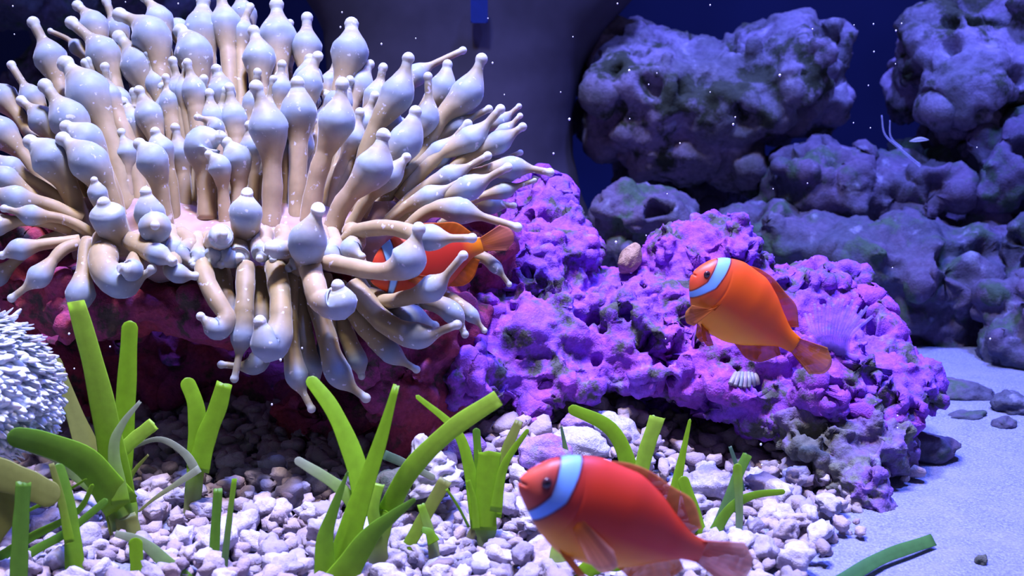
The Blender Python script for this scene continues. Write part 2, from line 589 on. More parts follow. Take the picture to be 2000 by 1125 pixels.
# smooth dark pillar with a hollowed right flank
prof = [(-60, 1280, 560), (0, 1232, 600), (60, 1178, 630), (130, 1136, 640), (220, 1112, 640), (300, 1113, 640), (370, 1130, 640), (440, 1166, 640), (520, 1205, 630), (650, 1225, 620), (800, 1230, 600)]
vs, fs = [], []
na = 48
ys = np.linspace(-60, 800, 44)
for y_ in ys:
    xr = np.interp(y_, [a[0] for a in prof], [a[1] for a in prof])
    xl = np.interp(y_, [a[0] for a in prof], [a[2] for a in prof])
    c = P((xr + xl) / 2, y_, 102)
    rx = (xr - xl) / 2 * 102 / FPX
    for k in range(na):
        a = 2 * math.pi * k / na
        sx = math.copysign(abs(math.cos(a)) ** 0.75, math.cos(a))
        sy = math.copysign(abs(math.sin(a)) ** 0.75, math.sin(a))
        vs.append((c.x + rx * CM * sx, c.y + 7 * CM * sy, c.z))
nrow = len(ys)
for j in range(nrow - 1):
    for k in range(na):
        fs.append([j * na + k, (j + 1) * na + k, (j + 1) * na + (k + 1) % na, j * na + (k + 1) % na])
fs.append(list(range(na)))
fs.append([(nrow - 1) * na + k for k in range(na)][::-1])
vs = np.array(vs)
vs += 0.0035 * np.stack([fbm(vs / 0.05, 2, 5), fbm(vs / 0.05, 2, 6), 0 * vs[:, 0]], 1)
M_PILLAR = simple_mat('pillar_violet_grey', (0.062, 0.052, 0.066), 0.8, 0.2, 22, 0.6)
pil = mesh_obj('rock_pillar', vs, fs, M_PILLAR, origin=vs.mean(0) * np.array([1, 1, 0]))
tag(pil, 'smooth dark violet-grey pillar with a hollowed flank behind the anemone', 'pillar')
c = P(936, 18, 94.2)  # added box standing in for the blue backdrop seen through a gap
bm = bmesh.new()
bmesh.ops.create_cube(bm, size=1)
for v in bm.verts:
    v.co = Vector((v.co.x * 1.2, v.co.y * 0.8, v.co.z * 1.9)) * CM + c - pil.location
bmesh.ops.bevel(bm, geom=bm.edges[:], offset=0.001, segments=2)
me = bpy.data.meshes.new('blue_gap_box')
bm.to_mesh(me); bm.free()
me.materials.append(simple_mat('deep_blue', (0.006, 0.03, 0.20), 0.5))
bc = bpy.data.objects.new('blue_gap_box', me)
COL.objects.link(bc)
bc.parent = pil
bc['label'] = 'small deep blue patch standing in for a gap near the top'


# ------------------------------------------------------------------ single stones
def stone_mesh(name, seed, sub=3, rough=0.16, el=(1, 0.75, 0.65), fr=1.1):
    bm = bmesh.new()
    bmesh.ops.create_icosphere(bm, subdivisions=sub, radius=1)
    q = np.array([v.co[:] for v in bm.verts])
    d = 1 + rough * 1.6 * fbm(q * fr + seed * 7.7, 2, seed) + rough * 0.9 * (0.5 - worley(q * 2.0 + seed, seed))
    q = q * d[:, None] * np.array(el)
    me = bpy.data.meshes.new(name)
    for v, c in zip(bm.verts, q):
        v.co = c
    bm.to_mesh(me)
    bm.free()
    ca = me.color_attributes.new('Col', 'FLOAT_COLOR', 'POINT')
    ca.data.foreach_set('color', np.ones(len(me.vertices) * 4))
    me.polygons.foreach_set('use_smooth', [True] * len(me.polygons))
    return me


def stone(name, px, py, rx, ry, label, mat, seed, d=None, rot=0.0, cat='stone', group=None, rough=0.18):
    d = d or GD(px, py + ry * 0.6)
    me = stone_mesh(name, seed, 4, rough)
    q = np.empty(len(me.vertices) * 3)
    me.vertices.foreach_get('co', q)
    q = q.reshape(-1, 3)
    k = d / FPX * CM
    q = q / np.abs(q).max(0) * np.array([rx * k, (rx + ry) / 2 * k, ry * k])
    q += 0.0006 * np.stack([fbm(q / 0.003, 2, seed)] * 3, 1)
    me.vertices.foreach_set('co', q.ravel())
    me.materials.append(mat)
    o = bpy.data.objects.new(name, me)
    COL.objects.link(o)
    o.location = P(px, py, d)
    o.rotation_euler = (0, rot, RNG.uniform(-0.3, 0.3))
    tag(o, label, cat, group)
    return o


stone('rubble_stone', 1130, 866, 68, 34, 'pale pitted coral chunk lying above the nearest fish', M_RUBBLE, 41, d=61.6, rot=0.1)
stone('rubble_stone', 1195, 840, 60, 34, 'brownish coral chunk behind the pale pitted chunk', M_RUBBLE, 42, d=63.2, rot=0.35)
stone('rubble_stone', 1060, 888, 60, 42, 'purple-crusted coral chunk above the nearest fish snout', M_RUBBLE_P, 43, d=60.6)
stone('rubble_stone', 1135, 828, 42, 26, 'small violet rubble lump under the purple rock rim', M_RUBBLE_P, 44, d=63.2)
stone('rubble_stone', 905, 880, 46, 36, 'grey-violet rubble stone behind the forked green leaf clump', M_RUBBLE_P, 45, d=62)
stone('rubble_stone', 1385, 945, 58, 34, 'white knobbly coral chunk in front of the rock cave', M_RUBBLE, 46, d=59.6)
stone('rubble_stone', 1640, 905, 40, 30, 'mauve stone tucked at the purple rock foot', M_RUBBLE_P, 47)
stone('mossy_stone', 780, 955, 55, 50, 'dark mossy stone under the pointed snail shell', M_DARKSTONE, 48, d=57)
stone('tan_stone', 1230, 504, 23, 36, 'smooth tan pebble perched on the purple rock crest', M_TANSTONE, 49, d=hit(main_rock, 1232, 536, 68.2) - 0.1, rot=0.35, rough=0.14)
stone('flat_stone', 1890, 815, 38, 14, 'flat greenish stone half buried in the far sand', M_DARKROCK, 50)
stone('flat_stone', 1800, 870, 80, 34, 'flat grey slab under the right end of the purple rock', M_DARKROCK, 51)
stone('flat_stone', 1870, 765, 70, 26, 'bluish slab lying at the back edge of the sand', M_DARKROCK, 52)
stone('flat_stone', 1975, 790, 50, 34, 'dark blue stone on far sand at the right edge', M_DARKROCK, 53)
stone('flat_stone', 1960, 830, 26, 18, 'small round blue stone on the far sand', M_DARKROCK, 54)
stone('debris_bit', 1916, 1096, 13, 12, 'tiny dark bit of debris on the open sand', M_DARKSTONE, 55, cat='debris')

# gravel: crushed coral pieces
variants = []
els = [(1, .78, .62), (1, .6, .52), (1, .85, .72), (1, .5, .45), (1, .7, .5), (1, .9, .66), (1, .55, .6), (1, .75, .75)]
for k, e in enumerate(els):
    me = stone_mesh('gravel_piece', 100 + k, 3, 0.3, e, 1.5)
    me.materials.append(M_GRAVEL)
    variants.append(me)
low = [stone_mesh('low', 100 + k, 2, 0.3, e, 1.5) for k, e in enumerate(els)]
lowv, lowf = [], []
for me in low:
    q = np.empty(len(me.vertices) * 3)
    me.vertices.foreach_get('co', q)
    lowv.append(q.reshape(-1, 3))
    lowf.append(np.array([list(pl.vertices) for pl in me.polygons]))


def in_gravel(x, y):
    px, py, d = PX((x * CM, y * CM, 0))
    if px > 1560:
        lim = 1730 - (py - 985) * 0.75
        if px > lim + 25 * math.sin(y * 1.7) or py < 930:
            return 0.0
        if px > lim - 60:
            return 0.5
    return 1.0


def bank(x, y):
    """gravel banked up against the foot of the purple rock"""
    def ss(a, b, v):
        t_ = min(max((v - a) / (b - a), 0), 1)
        return t_ * t_ * (3 - 2 * t_)
    return 2.0 * ss(54.5, 61.5, y) * ss(-7, 0, x) * (1 - ss(4, 10, x))


spots = []
for layer in range(2):
    y = 41.0
    while y < 84:
        x = -34.0
        while x < 22:
            xx, yy = x + RNG.uniform(-.35, .35), y + RNG.uniform(-.35, .35)
            g = in_gravel(xx, yy)
            if RNG.random() < g * (1.0 if layer == 0 else 0.55):
                r = RNG.choice([.26, .32, .38, .42, .5, .6, .72]) * (0.75 if g < 1 else 1.0)
                z = bank(xx, yy) + r * 0.3 + layer * RNG.uniform(.25, .6) + 0.15
                spots.append((xx, yy, z, r))
            x += 0.82
        y += 0.75
scored = []
for s in spots:
    px, py, d = PX((s[0] * CM, s[1] * CM, s[2] * CM))
    vis = -20 < px < 1760 and 790 < py < 1135
    scored.append(((s[3] / d * FPX) * (1.0 if vis else 0.0) * (1.25 if s[2] - bank(s[0], s[1]) > s[3] * .3 + .2 else 1.0) * (0.6 if py < 900 else 1.0), s))
scored.sort(key=lambda t: -t[0])
NIND = 300
rv, rf, rc, off = [], [], [], 0
for n_, (sc_, s) in enumerate(scored):
    k = RNG.randrange(len(els))
    rot = (RNG.uniform(-.5, .5), RNG.uniform(-.5, .5), RNG.uniform(0, 6.28))
    if n_ < NIND:
        o = bpy.data.objects.new('gravel_piece', variants[k])
        COL.objects.link(o)
        o.location = Vector(s[:3]) * CM
        o.rotation_euler = rot
        o.scale = (s[3] * CM,) * 3
        tag(o, 'pale lavender piece of crushed coral gravel on the tank bed', 'gravel', 'loose crushed coral gravel pieces')
    else:
        from mathutils import Euler
        R_ = np.array(Euler(rot).to_matrix())
        rv.append((lowv[k] * s[3]) @ R_.T + np.array(s[:3]))
        rf.append(lowf[k] + off)
        off += len(lowv[k])
        t = RNG.uniform(0.7, 1.1)
        rc.append(np.tile(np.array([t, t * RNG.uniform(.92, 1), t * RNG.uniform(.9, 1)]), (len(lowv[k]), 1)))
gr = mesh_obj('gravel_bed', np.concatenate(rv) * CM, np.concatenate(rf), M_GRAVEL, cols=np.concatenate(rc))
tag(gr, 'bed of pale crushed coral gravel around the plants and rock foot', 'gravel', kind='stuff')


# ------------------------------------------------------------------ tube sweeping
def catmull(pts, n):
    pts = [np.array(p_, float) for p_ in pts]
    if len(pts) == 2:
        pts = [pts[0], (pts[0] + pts[1]) / 2, pts[1]]
    ext = [2 * pts[0] - pts[1]] + pts + [2 * pts[-1] - pts[-2]]
    dense = []
    for i in range(1, len(ext) - 2):
        p0, p1, p2, p3 = ext[i - 1:i + 3]
        for t in np.linspace(0, 1, 24, endpoint=False):
            dense.append(0.5 * ((2 * p1) + (-p0 + p2) * t + (2 * p0 - 5 * p1 + 4 * p2 - p3) * t * t + (-p0 + 3 * p1 - 3 * p2 + p3) * t ** 3))
    dense.append(pts[-1])
    dense = np.array(dense)
    s = np.concatenate([[0], np.cumsum(np.linalg.norm(np.diff(dense, axis=0), axis=1))])
    u = s / s[-1]
    knots = u[np.arange(0, len(dense), 24)]
    return dense, u, knots, s[-1]


def resample(dense, u, t):
    return np.stack([np.interp(t, u, dense[:, k]) for k in range(3)], 1)


def sweep(path, rad, ns=12, flat=1.0, up=None):
    n = len(path)
    tan = np.gradient(path, axis=0)
    tan /= np.linalg.norm(tan, axis=1)[:, None] + 1e-12
    ref = np.array(up if up is not None else (0.13, 0.2, 0.97), float)
    nrm = ref - tan[0] * ref.dot(tan[0])
    if np.linalg.norm(nrm) < 1e-3:
        nrm = np.array([1., 0, 0]) - tan[0] * tan[0][0]
    nrm /= np.linalg.norm(nrm)
    vs = []
    ang = np.linspace(0, 2 * math.pi, ns, endpoint=False)
    for i in range(n):
        nrm = nrm - tan[i] * nrm.dot(tan[i])
        nrm /= np.linalg.norm(nrm) + 1e-12
        bn = np.cross(tan[i], nrm)
        vs.append(path[i] + rad[i] * (np.cos(ang)[:, None] * nrm * flat + np.sin(ang)[:, None] * bn))
    vs = np.concatenate(vs)
    fs = []
    for i in range(n - 1):
        for k in range(ns):
            k2 = (k + 1) % ns
            fs.append([i * ns + k, i * ns + k2, (i + 1) * ns + k2, (i + 1) * ns + k])
    fs.append(list(range(ns))[::-1])
    fs.append([(n - 1) * ns + k for k in range(ns)])
    return vs, fs


def smooth_interp(t, ks, vs_):
    ks, vs_ = np.array(ks), np.array(vs_)
    i = np.clip(np.searchsorted(ks, t, side='right') - 1, 0, len(ks) - 2)
    f = np.clip((t - ks[i]) / (ks[i + 1] - ks[i] + 1e-9), 0, 1)
    f = f * f * (3 - 2 * f)
    return vs_[i] * (1 - f) + vs_[i + 1] * f


# ------------------------------------------------------------------ the anemone
AN = empty('bubble_anemone', P(500, 560, 64))
tag(AN, 'large pale tan bubble-tip anemone with blue-white bulbs on the maroon rock', 'anemone')
AO = np.array(AN.location)
STEM = np.array((0.38, 0.30, 0.13))
STEM2 = np.array((0.47, 0.34, 0.20))
BULB = np.array((0.31, 0.38, 0.44))
TIP = np.array((0.52, 0.56, 0.52))
NECK = np.array((0.36, 0.32, 0.20))


def tentacle(pts, bulb, rb, rs=None, rt=None, tone=0.5, bright=1.0, elong=1.0, rn=None):
    """pts: (px, py, depth) from base to tip; bulb: index of the swollen point; radii in photo pixels at that depth"""
    w = [P(*p_) for p_ in pts]
    k = pts[bulb][2] / FPX * CM
    rb = rb * 1.06
    rs = rs if rs else rb * 0.46
    rt = rt if rt else max(6, rb * 0.38)
    rn = rn if rn else rt * 0.80
    dense, u, knots, L = catmull(w, 0)
    Lp = L / k
    sb = min(knots[bulb] * Lp, Lp - rt * 1.5)
    lo, hi = 1.95 * rb * elong, 1.02 * rb * (0.4 + 0.6 * elong)
    sp = np.unique(np.clip(np.concatenate([np.linspace(0, max(sb - lo, 1), 8), np.linspace(max(sb - lo, 1), sb + hi * 1.8, 24), np.linspace(sb + hi, Lp - 2 * rt, 7),
                                           Lp - rt + rt * np.sin(np.radians([-80, -45, -15, 15, 40, 60, 75, 84]))]), 0, Lp - rt * 0.004))
    ds = sp - sb
    x = np.clip(-ds / lo, 0, 1)
    below = rs * (1 + 0.15 * (1 - sp / Lp)) + (rb - rs) * (1 - x ** 1.5) ** 1.9
    h2 = min(1.6 * rb * (0.4 + 0.6 * elong), max(Lp - sb - 0.7 * rt, 0.6 * rb))
    above = rn + (rb - rn) * (1 - np.clip(ds / h2, 0, 1) ** 2) ** 2.3
    rad = np.where(ds < 0, below, above)
    wob = 1 + 0.05 * np.sin(sp * 0.09 + RNG.uniform(0, 6)) * (x > 0.9)
    rad = rad * wob
    kd = (sp - (Lp - rt)) / rt
    knob = rt * np.sqrt(np.clip(1 - kd ** 2, 0, 1))
    rad = np.where(kd > 0, knob, np.where(kd > -1, np.maximum(rad, knob), rad))
    path = resample(dense, u, sp / Lp)
    ns = 16
    vs_, fs_ = sweep(path, rad * k, ns)
    vs_ += 0.04 * rb * k * np.stack([fbm(vs_ / (0.4 * rb * k + 1e-6), 1, 3 + j) for j in range(3)], 1) * np.clip(np.repeat(rad, ns) / rb, 0, 1)[:, None]
    a = np.where(ds < 0, np.exp(-(ds / (lo * 0.38)) ** 2), np.exp(-(ds / (hi * 1.1)) ** 2))
    b_ = np.clip(1.6 + kd, 0, 1)
    nk = np.clip((ds - hi * 0.8) / (hi * 0.5), 0, 1) * 0.8
    st = STEM * (1 - tone) + STEM2 * tone
    col = st[None, :] * (1 - a)[:, None] + BULB[None, :] * a[:, None]
    col = col * (1 - nk)[:, None] + NECK[None, :] * nk[:, None]
    col = col * (1 - b_)[:, None] + TIP[None, :] * b_[:, None]
    col = np.repeat(col * bright * RNG.uniform(0.9, 1.08), ns, axis=0)
    o = mesh_obj('tentacle', vs_ - AO, fs_, M_TENT, AN, cols=col)
    return o


def T(b, u_, t_, rb, dep, via=None, **kw):
    """base, bulb, tip pixels and their depths dep=(base, bulb, tip)"""
    pts = [(b[0], b[1] + 30, dep[0])]
    if via:
        pts.append((via[0], via[1], via[2] if len(via) > 2 else (dep[0] + dep[1]) / 2))
    pts.append((u_[0], u_[1], dep[1]))
    i = len(pts) - 1
    pts.append((t_[0], t_[1], dep[2]))
    return tentacle(pts, i, rb, **kw)


K = (65.5, 67.5, 68)
K2 = (66, 69, 69.5)
Mi = (63.5, 63.5, 63.3)
Lf = (63.5, 63, 62.8)
Rg = (64, 64.5, 64.5)
R2 = (63, 62.5, 62.5)
Hn = (59.5, 57.8, 57.5)
# back row
for a in [
    ((150, 330), (99, 114), (60, 34), 31, K, (130, 220)), ((225, 330), (183, 52), (145, 4), 28, K2, (210, 180)),
    ((260, 340), (201, 106), (131, 36), 33, K, (235, 220)), ((230, 300), (150, 92), (94, 58), 15, K2, (200, 190)),
    ((330, 370), (273, 128), (225, 62), 36, K, (310, 250)), ((350, 340), (310, 40), (276, -14), 27, K2, (335, 180)),
    ((345, 350), (295, 72), (222, 22), 37, K, (325, 220)), ((395, 350), (378, 104), (345, 50), 36, K, (392, 220)),
    ((420, 330), (396, 58), (398, -10), 35, K2, (412, 190)), ((455, 330), (440, 48), (428, -25), 31, K2, (452, 190)),
    ((470, 330), (474, 64), (491, 6), 22, K2, (470, 200)), ((508, 330), (506, 114), (493, 50), 31, K, (508, 220)),
    ((545, 330), (542, 72), (540, -4), 36, K2, (546, 200)), ((590, 330), (598, 92), (600, 24), 29, K2, (596, 200)),
    ((630, 350), (683, 102), (687, 34), 35, K, (655, 220)), ((600, 340), (602, 154), (606, 106), 28, K, (600, 240)),
    ((630, 330), (644, 164), (660, 110), 21, K2, (638, 240)), ((650, 330), (704, 166), (726, 118), 25, K, (675, 245)),
    ((560, 300), (562, 100), (567, 38), 20, (67, 70.5, 71), (560, 200)), ((420, 300), (350, 60), (322, 50), 22, (67, 70, 70.5), (385, 180)),
    ((520, 300), (475, 30), (468, -20), 26, (67, 70.5, 71), (500, 160)), ((300, 320), (228, 60), (205, -5), 24, (67, 70.5, 71), (270, 180)),
]:
    T(a[0], a[1], a[2], a[3], a[4], via=a[5], tone=0.55)
# left
for a in [
    ((250, 400), (173, 184), (118, 112), 43, (64.5, 65.5, 65.8), (220, 290)), ((150, 330), (62, 190), (18, 120), 23, (65.5, 66.5, 67), (110, 260)),
    ((120, 350), (8, 192), (-35, 150), 27, K, (65, 270)), ((230, 420), (135, 234), (80, 156), 37, (64, 64.5, 64.8), (190, 330)),
    ((180, 400), (84, 236), (34, 190), 27, (65, 65.4, 65.6), (130, 310)), ((130, 400), (2, 258), (-35, 205), 30, (64, 64.3, 64.6), (60, 320)),
    ((240, 430), (168, 274), (118, 240), 33, Lf, (210, 350)), ((170, 450), (97, 308), (47, 268), 37, (63, 62.2, 62), (140, 380)),
    ((240, 450), (173, 316), (112, 262), 37, (62.5, 61.8, 61.8), (215, 390)), ((325, 430), (296, 312), (264, 272), 31, (62.5, 62, 62), (315, 380)),
    ((340, 420), (313, 290), (300, 248), 25, (63.5, 63.2, 63), (335, 360)), ((160, 400), (30, 390), (-60, 350), 27, (62, 61, 60.8), (90, 400)),
    ((150, 380), (20, 330), (-50, 270), 24, (63, 62.6, 62.6), (80, 365)), ((150, 430), (10, 350), (-60, 300), 25, (62.5, 61.8, 61.6), (80, 395)),
    ((155, 440), (38, 487), (-4, 502), 21, (61, 60, 59.8), (100, 475)), ((155, 445), (76, 540), (16, 588), 22, (60.5, 59.2, 59), (120, 490)),
    ((172, 440), (157, 575), (150, 640), 27, (60.5, 59, 58.8), (165, 510)), ((140, 420), (-10, 440), (-60, 450), 22, (61.5, 60.5, 60.5), (70, 430)),
    ((140, 420), (-5, 540), (-60, 590), 20, (62.5, 62, 62), (70, 480)),
    ((200, 440), (60, 420), (0, 405), 20, (61.5, 60.5, 60.3), (130, 430)),
]:
    T(a[0], a[1], a[2], a[3], a[4], via=a[5], tone=0.45)
# middle
for a in [
    ((405, 400), (396, 282), (442, 264), 34, Mi, (402, 345)), ((466, 410), (461, 310), (436, 268), 29, Mi, (466, 360)),
    ((528, 430), (524, 248), (496, 156), 37, Mi, (532, 345)), ((580, 420), (583, 218), (580, 148), 34, (64, 64.5, 64.3), (582, 330)),
    ((600, 420), (658, 236), (670, 150), 35, (63.5, 63.2, 63), (622, 335)), ((600, 380), (612, 196), (640, 178), 15, K, (606, 300)),
    ((640, 450), (730, 328), (752, 250), 36, (61.5, 61, 60.8), (668, 400)), ((440, 420), (420, 250), (379, 226), 18, (64.5, 65, 64.5), (432, 340)),
    ((440, 420), (428, 325), (402, 295), 22, (63, 62.8, 62.6), (436, 375)), ((560, 420), (556, 290), (558, 230), 22, (64.5, 65, 65), (560, 360)),
    ((365, 420), (352, 300), (340, 240), 24, (64.5, 65, 65), (360, 360)), ((500, 420), (492, 290), (486, 235), 24, (64.8, 65.2, 65), (498, 360)),
    ((640, 420), (690, 270), (705, 210), 24, (64.5, 65, 65), (660, 350)), ((250, 420), (250, 300), (235, 250), 24, (64.3, 65, 65), (250, 360)),
    ((300, 400), (262, 240), (235, 190), 27, (65, 66, 66), (285, 320)), ((350, 400), (330, 210), (312, 160), 27, (65, 66.5, 66.5), (345, 310)),
    ((440, 390), (432, 180), (420, 125), 27, (65, 66.5, 66.5), (438, 290)), ((545, 400), (548, 190), (552, 140), 25, (65, 66.8, 66.8), (548, 300)),
]:
    T(a[0], a[1], a[2], a[3], a[4], via=a[5], tone=0.8)
# right fan
for a in [
    ((690, 360), (776, 184), (801, 102), 31, (64.5, 65, 65), (728, 260)), ((730, 310), (814, 146), (911, 95), 20, K, (768, 220)),
    ((770, 310), (863, 172), (876, 116), 25, (65.5, 66.5, 66.5), (815, 235)), ((800, 310), (912, 182), (945, 104), 30, (65, 66, 66), (855, 240)),
    ((750, 350), (834, 230), (836, 140), 23, (64.5, 65, 64.8), (795, 285)), ((700, 390), (792, 276), (815, 206), 32, (63.5, 63.5, 63.3), (738, 340)),
    ((790, 310), (892, 246), (962, 209), 20, (65.5, 66, 66), (840, 278)), ((780, 360), (920, 272), (984, 206), 25, (64.5, 64.8, 64.8), (850, 310)),
    ((860, 300), (978, 236), (1018, 204), 15, (66, 66.8, 67), (920, 265)), ((840, 345), (973, 278), (1028, 243), 22, (64.5, 65, 65), (905, 312)),
    ((880, 330), (985, 256), (1020, 222), 14, (65.5, 66, 66), (935, 290)), ((830, 380), (955, 322), (1022, 296), 14, (65, 65.5, 65.5), (890, 350)),
    ((790, 400), (1000, 328), (1083, 338), 22, (64, 64.5, 64.5), (900, 350)), ((740, 430), (918, 366), (1000, 322), 24, (63, 62.5, 62.3), (830, 400)),
    ((860, 410), (985, 372), (1050, 350), 16, (64, 64.5, 64.6), (920, 392)), ((790, 420), (898, 412), (1020, 447), 25, (62, 61.5, 61.5), (840, 412)),
    ((660, 380), (760, 210), (790, 150), 24, (65.5, 66.5, 66.5), (705, 290)), ((720, 400), (860, 300), (920, 235), 24, (64.5, 65, 65), (790, 345)),
    ((760, 400), (880, 345), (960, 300), 22, (63.8, 64, 64), (820, 372)), ((680, 420), (760, 345), (800, 300), 24, (62.8, 62.5, 62.5), (720, 385)),
    ((730, 430), (840, 385), (910, 350), 22, (62.8, 62.5, 62.5), (785, 410)), ((870, 400), (960, 400), (1010, 402), 17, (65, 66, 66), (915, 400)),
]:
    T(a[0], a[1], a[2], a[3], a[4], via=a[5], tone=0.25, elong=1.35)
# front: looping ones around the hidden fish, balls and hanging ones
tentacle([(672, 478, 60.5), (700, 452, 59.8), (765, 445, 58.6), (842, 464, 57.4), (932, 465, 57)], 3, 25, rs=15, tone=0.3, elong=1.2)
tentacle([(628, 508, 59.5), (690, 522, 58.2), (752, 530, 57.2), (797, 507, 56.8), (822, 434, 56.4)], 3, 34, rs=16, tone=0.5, elong=0.9)
tentacle([(730, 590, 60), (775, 586, 58.2), (845, 562, 57.2), (911, 492, 56.6)], 2, 25, rs=14, tone=0.3, elong=1.1)
tentacle([(560, 520, 61), (600, 505, 59), (601, 470, 57.6), (626, 396, 57)], 2, 36, rs=24, tone=0.6, elong=1.05)
tentacle([(600, 500, 60), (612, 545, 57.6), (625, 585, 57.0), (664, 590, 56.6), (657, 546, 56.2)], 3, 32, rs=21, tone=0.6, elong=1.0)
tentacle([(660, 600, 57.6), (628, 598, 57.2), (600, 590, 57.0)], 1, 15, rs=14, rt=5, tone=0.5)
tentacle([(600, 480, 60), (560, 487, 58.6), (536, 486, 58.0), (512, 484, 57.9)], 2, 18, rs=17, rt=13, tone=0.6)
tentacle([(245, 480, 61), (225, 455, 60), (208, 416, 59.4), (200, 385, 59.0)], 2, 32, rs=24, tone=0.5, elong=1.1)
tentacle([(300, 480, 61.5), (302, 460, 60), (303, 443, 58.8), (303, 440, 57.5)], 2, 29, rs=26, rt=9, tone=0.5, elong=0.8)
tentacle([(310, 470, 62), (300, 440, 61), (291, 412, 60.4), (283, 364, 60)], 2, 28, rs=22, tone=0.5, elong=1.0)
tentacle([(230, 450, 61.5), (200, 400, 61), (190, 375, 60.8), (182, 345, 60.5)], 2, 18, rs=14, tone=0.4)
tentacle([(480, 470, 61), (480, 440, 60.2), (480, 411, 59.6), (484, 366, 59.3)], 2, 30, rs=25, tone=0.7, elong=1.0)
tentacle([(420, 480, 60.5), (430, 465, 59.3), (432, 460, 58.6), (440, 455, 58.2)], 2, 22, rs=24, rt=9, tone=0.8)
# curled pouches on the left rim
tentacle([(210, 470, 60.5), (202, 520, 58.8), (238, 552, 58.2), (285, 535, 57.9), (303, 518, 57.8)], 2, 30, rs=26, rt=10, tone=0.4, elong=1.2)
tentacle([(280, 480, 60), (262, 515, 58.6), (256, 528, 57.6), (228, 520, 57.3)], 2, 21, rs=16, rt=11, tone=0.5)
tentacle([(255, 470, 60), (290, 490, 58.6), (312, 498, 58.0), (345, 515, 57.8)], 2, 20, rs=18, rt=11, tone=0.4)
tentacle([(350, 490, 60), (335, 520, 58.6), (350, 535, 58.2), (390, 540, 58.2)], 2, 18, rs=16, rt=9, tone=0.3)
tentacle([(395, 500, 60), (402, 545, 58.4), (424, 588, 57.8), (442, 620, 57.6), (424, 642, 57.4), (385, 612, 57.2)], 4, 22, rs=17, tone=0.4)
# hanging
for pts, i, rb, rs in [
    ([(480, 520, 59.5), (478, 590, 58.2), (472, 658, 57.8), (462, 720, 57.6), (456, 748, 57.6)], 2, 21, 17),
    ([(538, 520, 59.5), (548, 590, 58.0), (545, 650, 57.2), (524, 674, 56.8), (504, 616, 56.4)], 3, 32, 20),
    ([(510, 540, 61), (520, 640, 60), (500, 710, 59.6), (424, 712, 59.4)], 2, 20, 15),
    ([(565, 530, 60), (566, 640, 58.8), (580, 735, 58.4), (612, 806, 58.2)], 2, 21, 16),
    ([(580, 540, 60.5), (592, 640, 59.4), (608, 720, 59), (625, 775, 58.9)], 2, 20, 17),
    ([(610, 560, 60), (636, 650, 58.6), (662, 730, 58.2), (722, 784, 58)], 2, 25, 18),
    ([(650, 580, 60.5), (680, 660, 59.6), (699, 705, 59.4), (708, 742, 59.3)], 2, 18, 15),
    ([(660, 560, 60.2), (715, 640, 59), (765, 690, 58.8), (820, 726, 58.8)], 2, 20, 18),
    ([(690, 560, 59.5), (750, 628, 58.2), (818, 656, 57.6), (902, 631, 57.3)], 2, 25, 20),
    ([(720, 580, 60.2), (765, 600, 59.4), (806, 622, 59), (858, 640, 59)], 2, 25, 20),
    ([(760, 580, 60.5), (840, 590, 59.4), (884, 612, 59.2), (912, 660, 59.2)], 2, 20, 16),
    ([(840, 560, 61), (890, 590, 60.2), (920, 615, 60), (950, 650, 60)], 2, 14, 12),
    ([(870, 500, 62), (935, 500, 61.2), (968, 522, 61), (998, 560, 61)], 2, 12, 11),
    ([(430, 520, 60.5), (440, 580, 59.6), (450, 620, 59.4), (465, 660, 59.4)], 2, 20, 17),
    ([(505, 530, 60.8), (512, 590, 60), (510, 640, 59.8), (506, 690, 59.8)], 2, 21, 18),
    ([(630, 540, 60.5), (640, 620, 59.8), (640, 690, 59.6), (652, 740, 59.6)], 2, 20, 17),
    ([(700, 530, 61), (760, 570, 60.2), (800, 590, 60), (850, 600, 60)], 2, 18, 17),
    ([(580, 520, 60.8), (585, 590, 60), (580, 650, 59.8), (570, 690, 59.8)], 2, 20, 18),
    ([(690, 500, 61.5), (720, 560, 60.6), (740, 620, 60), (748, 660, 60)], 2, 18, 17),
]:
    tentacle(pts, i, rb, rs=rs, tone=0.25, bright=0.85, elong=1.3)

# crowded stems that close the gaps behind the front rows, and short stubs along the front rim
for i in range(46):
    x = 110 + 660 * (i + RNG.uniform(.1, .9)) / 46
    bx = 470 + (x - 470) * 0.72
    by = 400 - 26 * math.cos((x - 440) / 330 * 1.5)
    yb = RNG.uniform(150, 275) + 0.00035 * (x - 430) ** 2
    dp = RNG.uniform(65.6, 67.2)
    T((bx, by + 10), (x, yb), (x + (x - 450) * 0.09 + RNG.uniform(-14, 14), yb - RNG.uniform(50, 75)), RNG.uniform(20, 28), (dp - 1, dp, dp), via=((bx + x) / 2 + RNG.uniform(-8, 8), (by + yb) / 2), tone=0.6, rs=16)
for i in range(15):
    x = 300 + 400 * (i + .5) / 15 + RNG.uniform(-8, 8)
    y = 482 + RNG.uniform(-8, 14)
    tentacle([(x + RNG.uniform(-15, 15), y - 28, 61), (x + RNG.uniform(-10, 10), y - 8, 60), (x + RNG.uniform(-14, 14), y + 10, 59.4), (x + RNG.uniform(-26, 26), y + RNG.uniform(10, 38), 59)], 2,
             RNG.uniform(15, 22), rs=16, tone=0.6, bright=0.9)

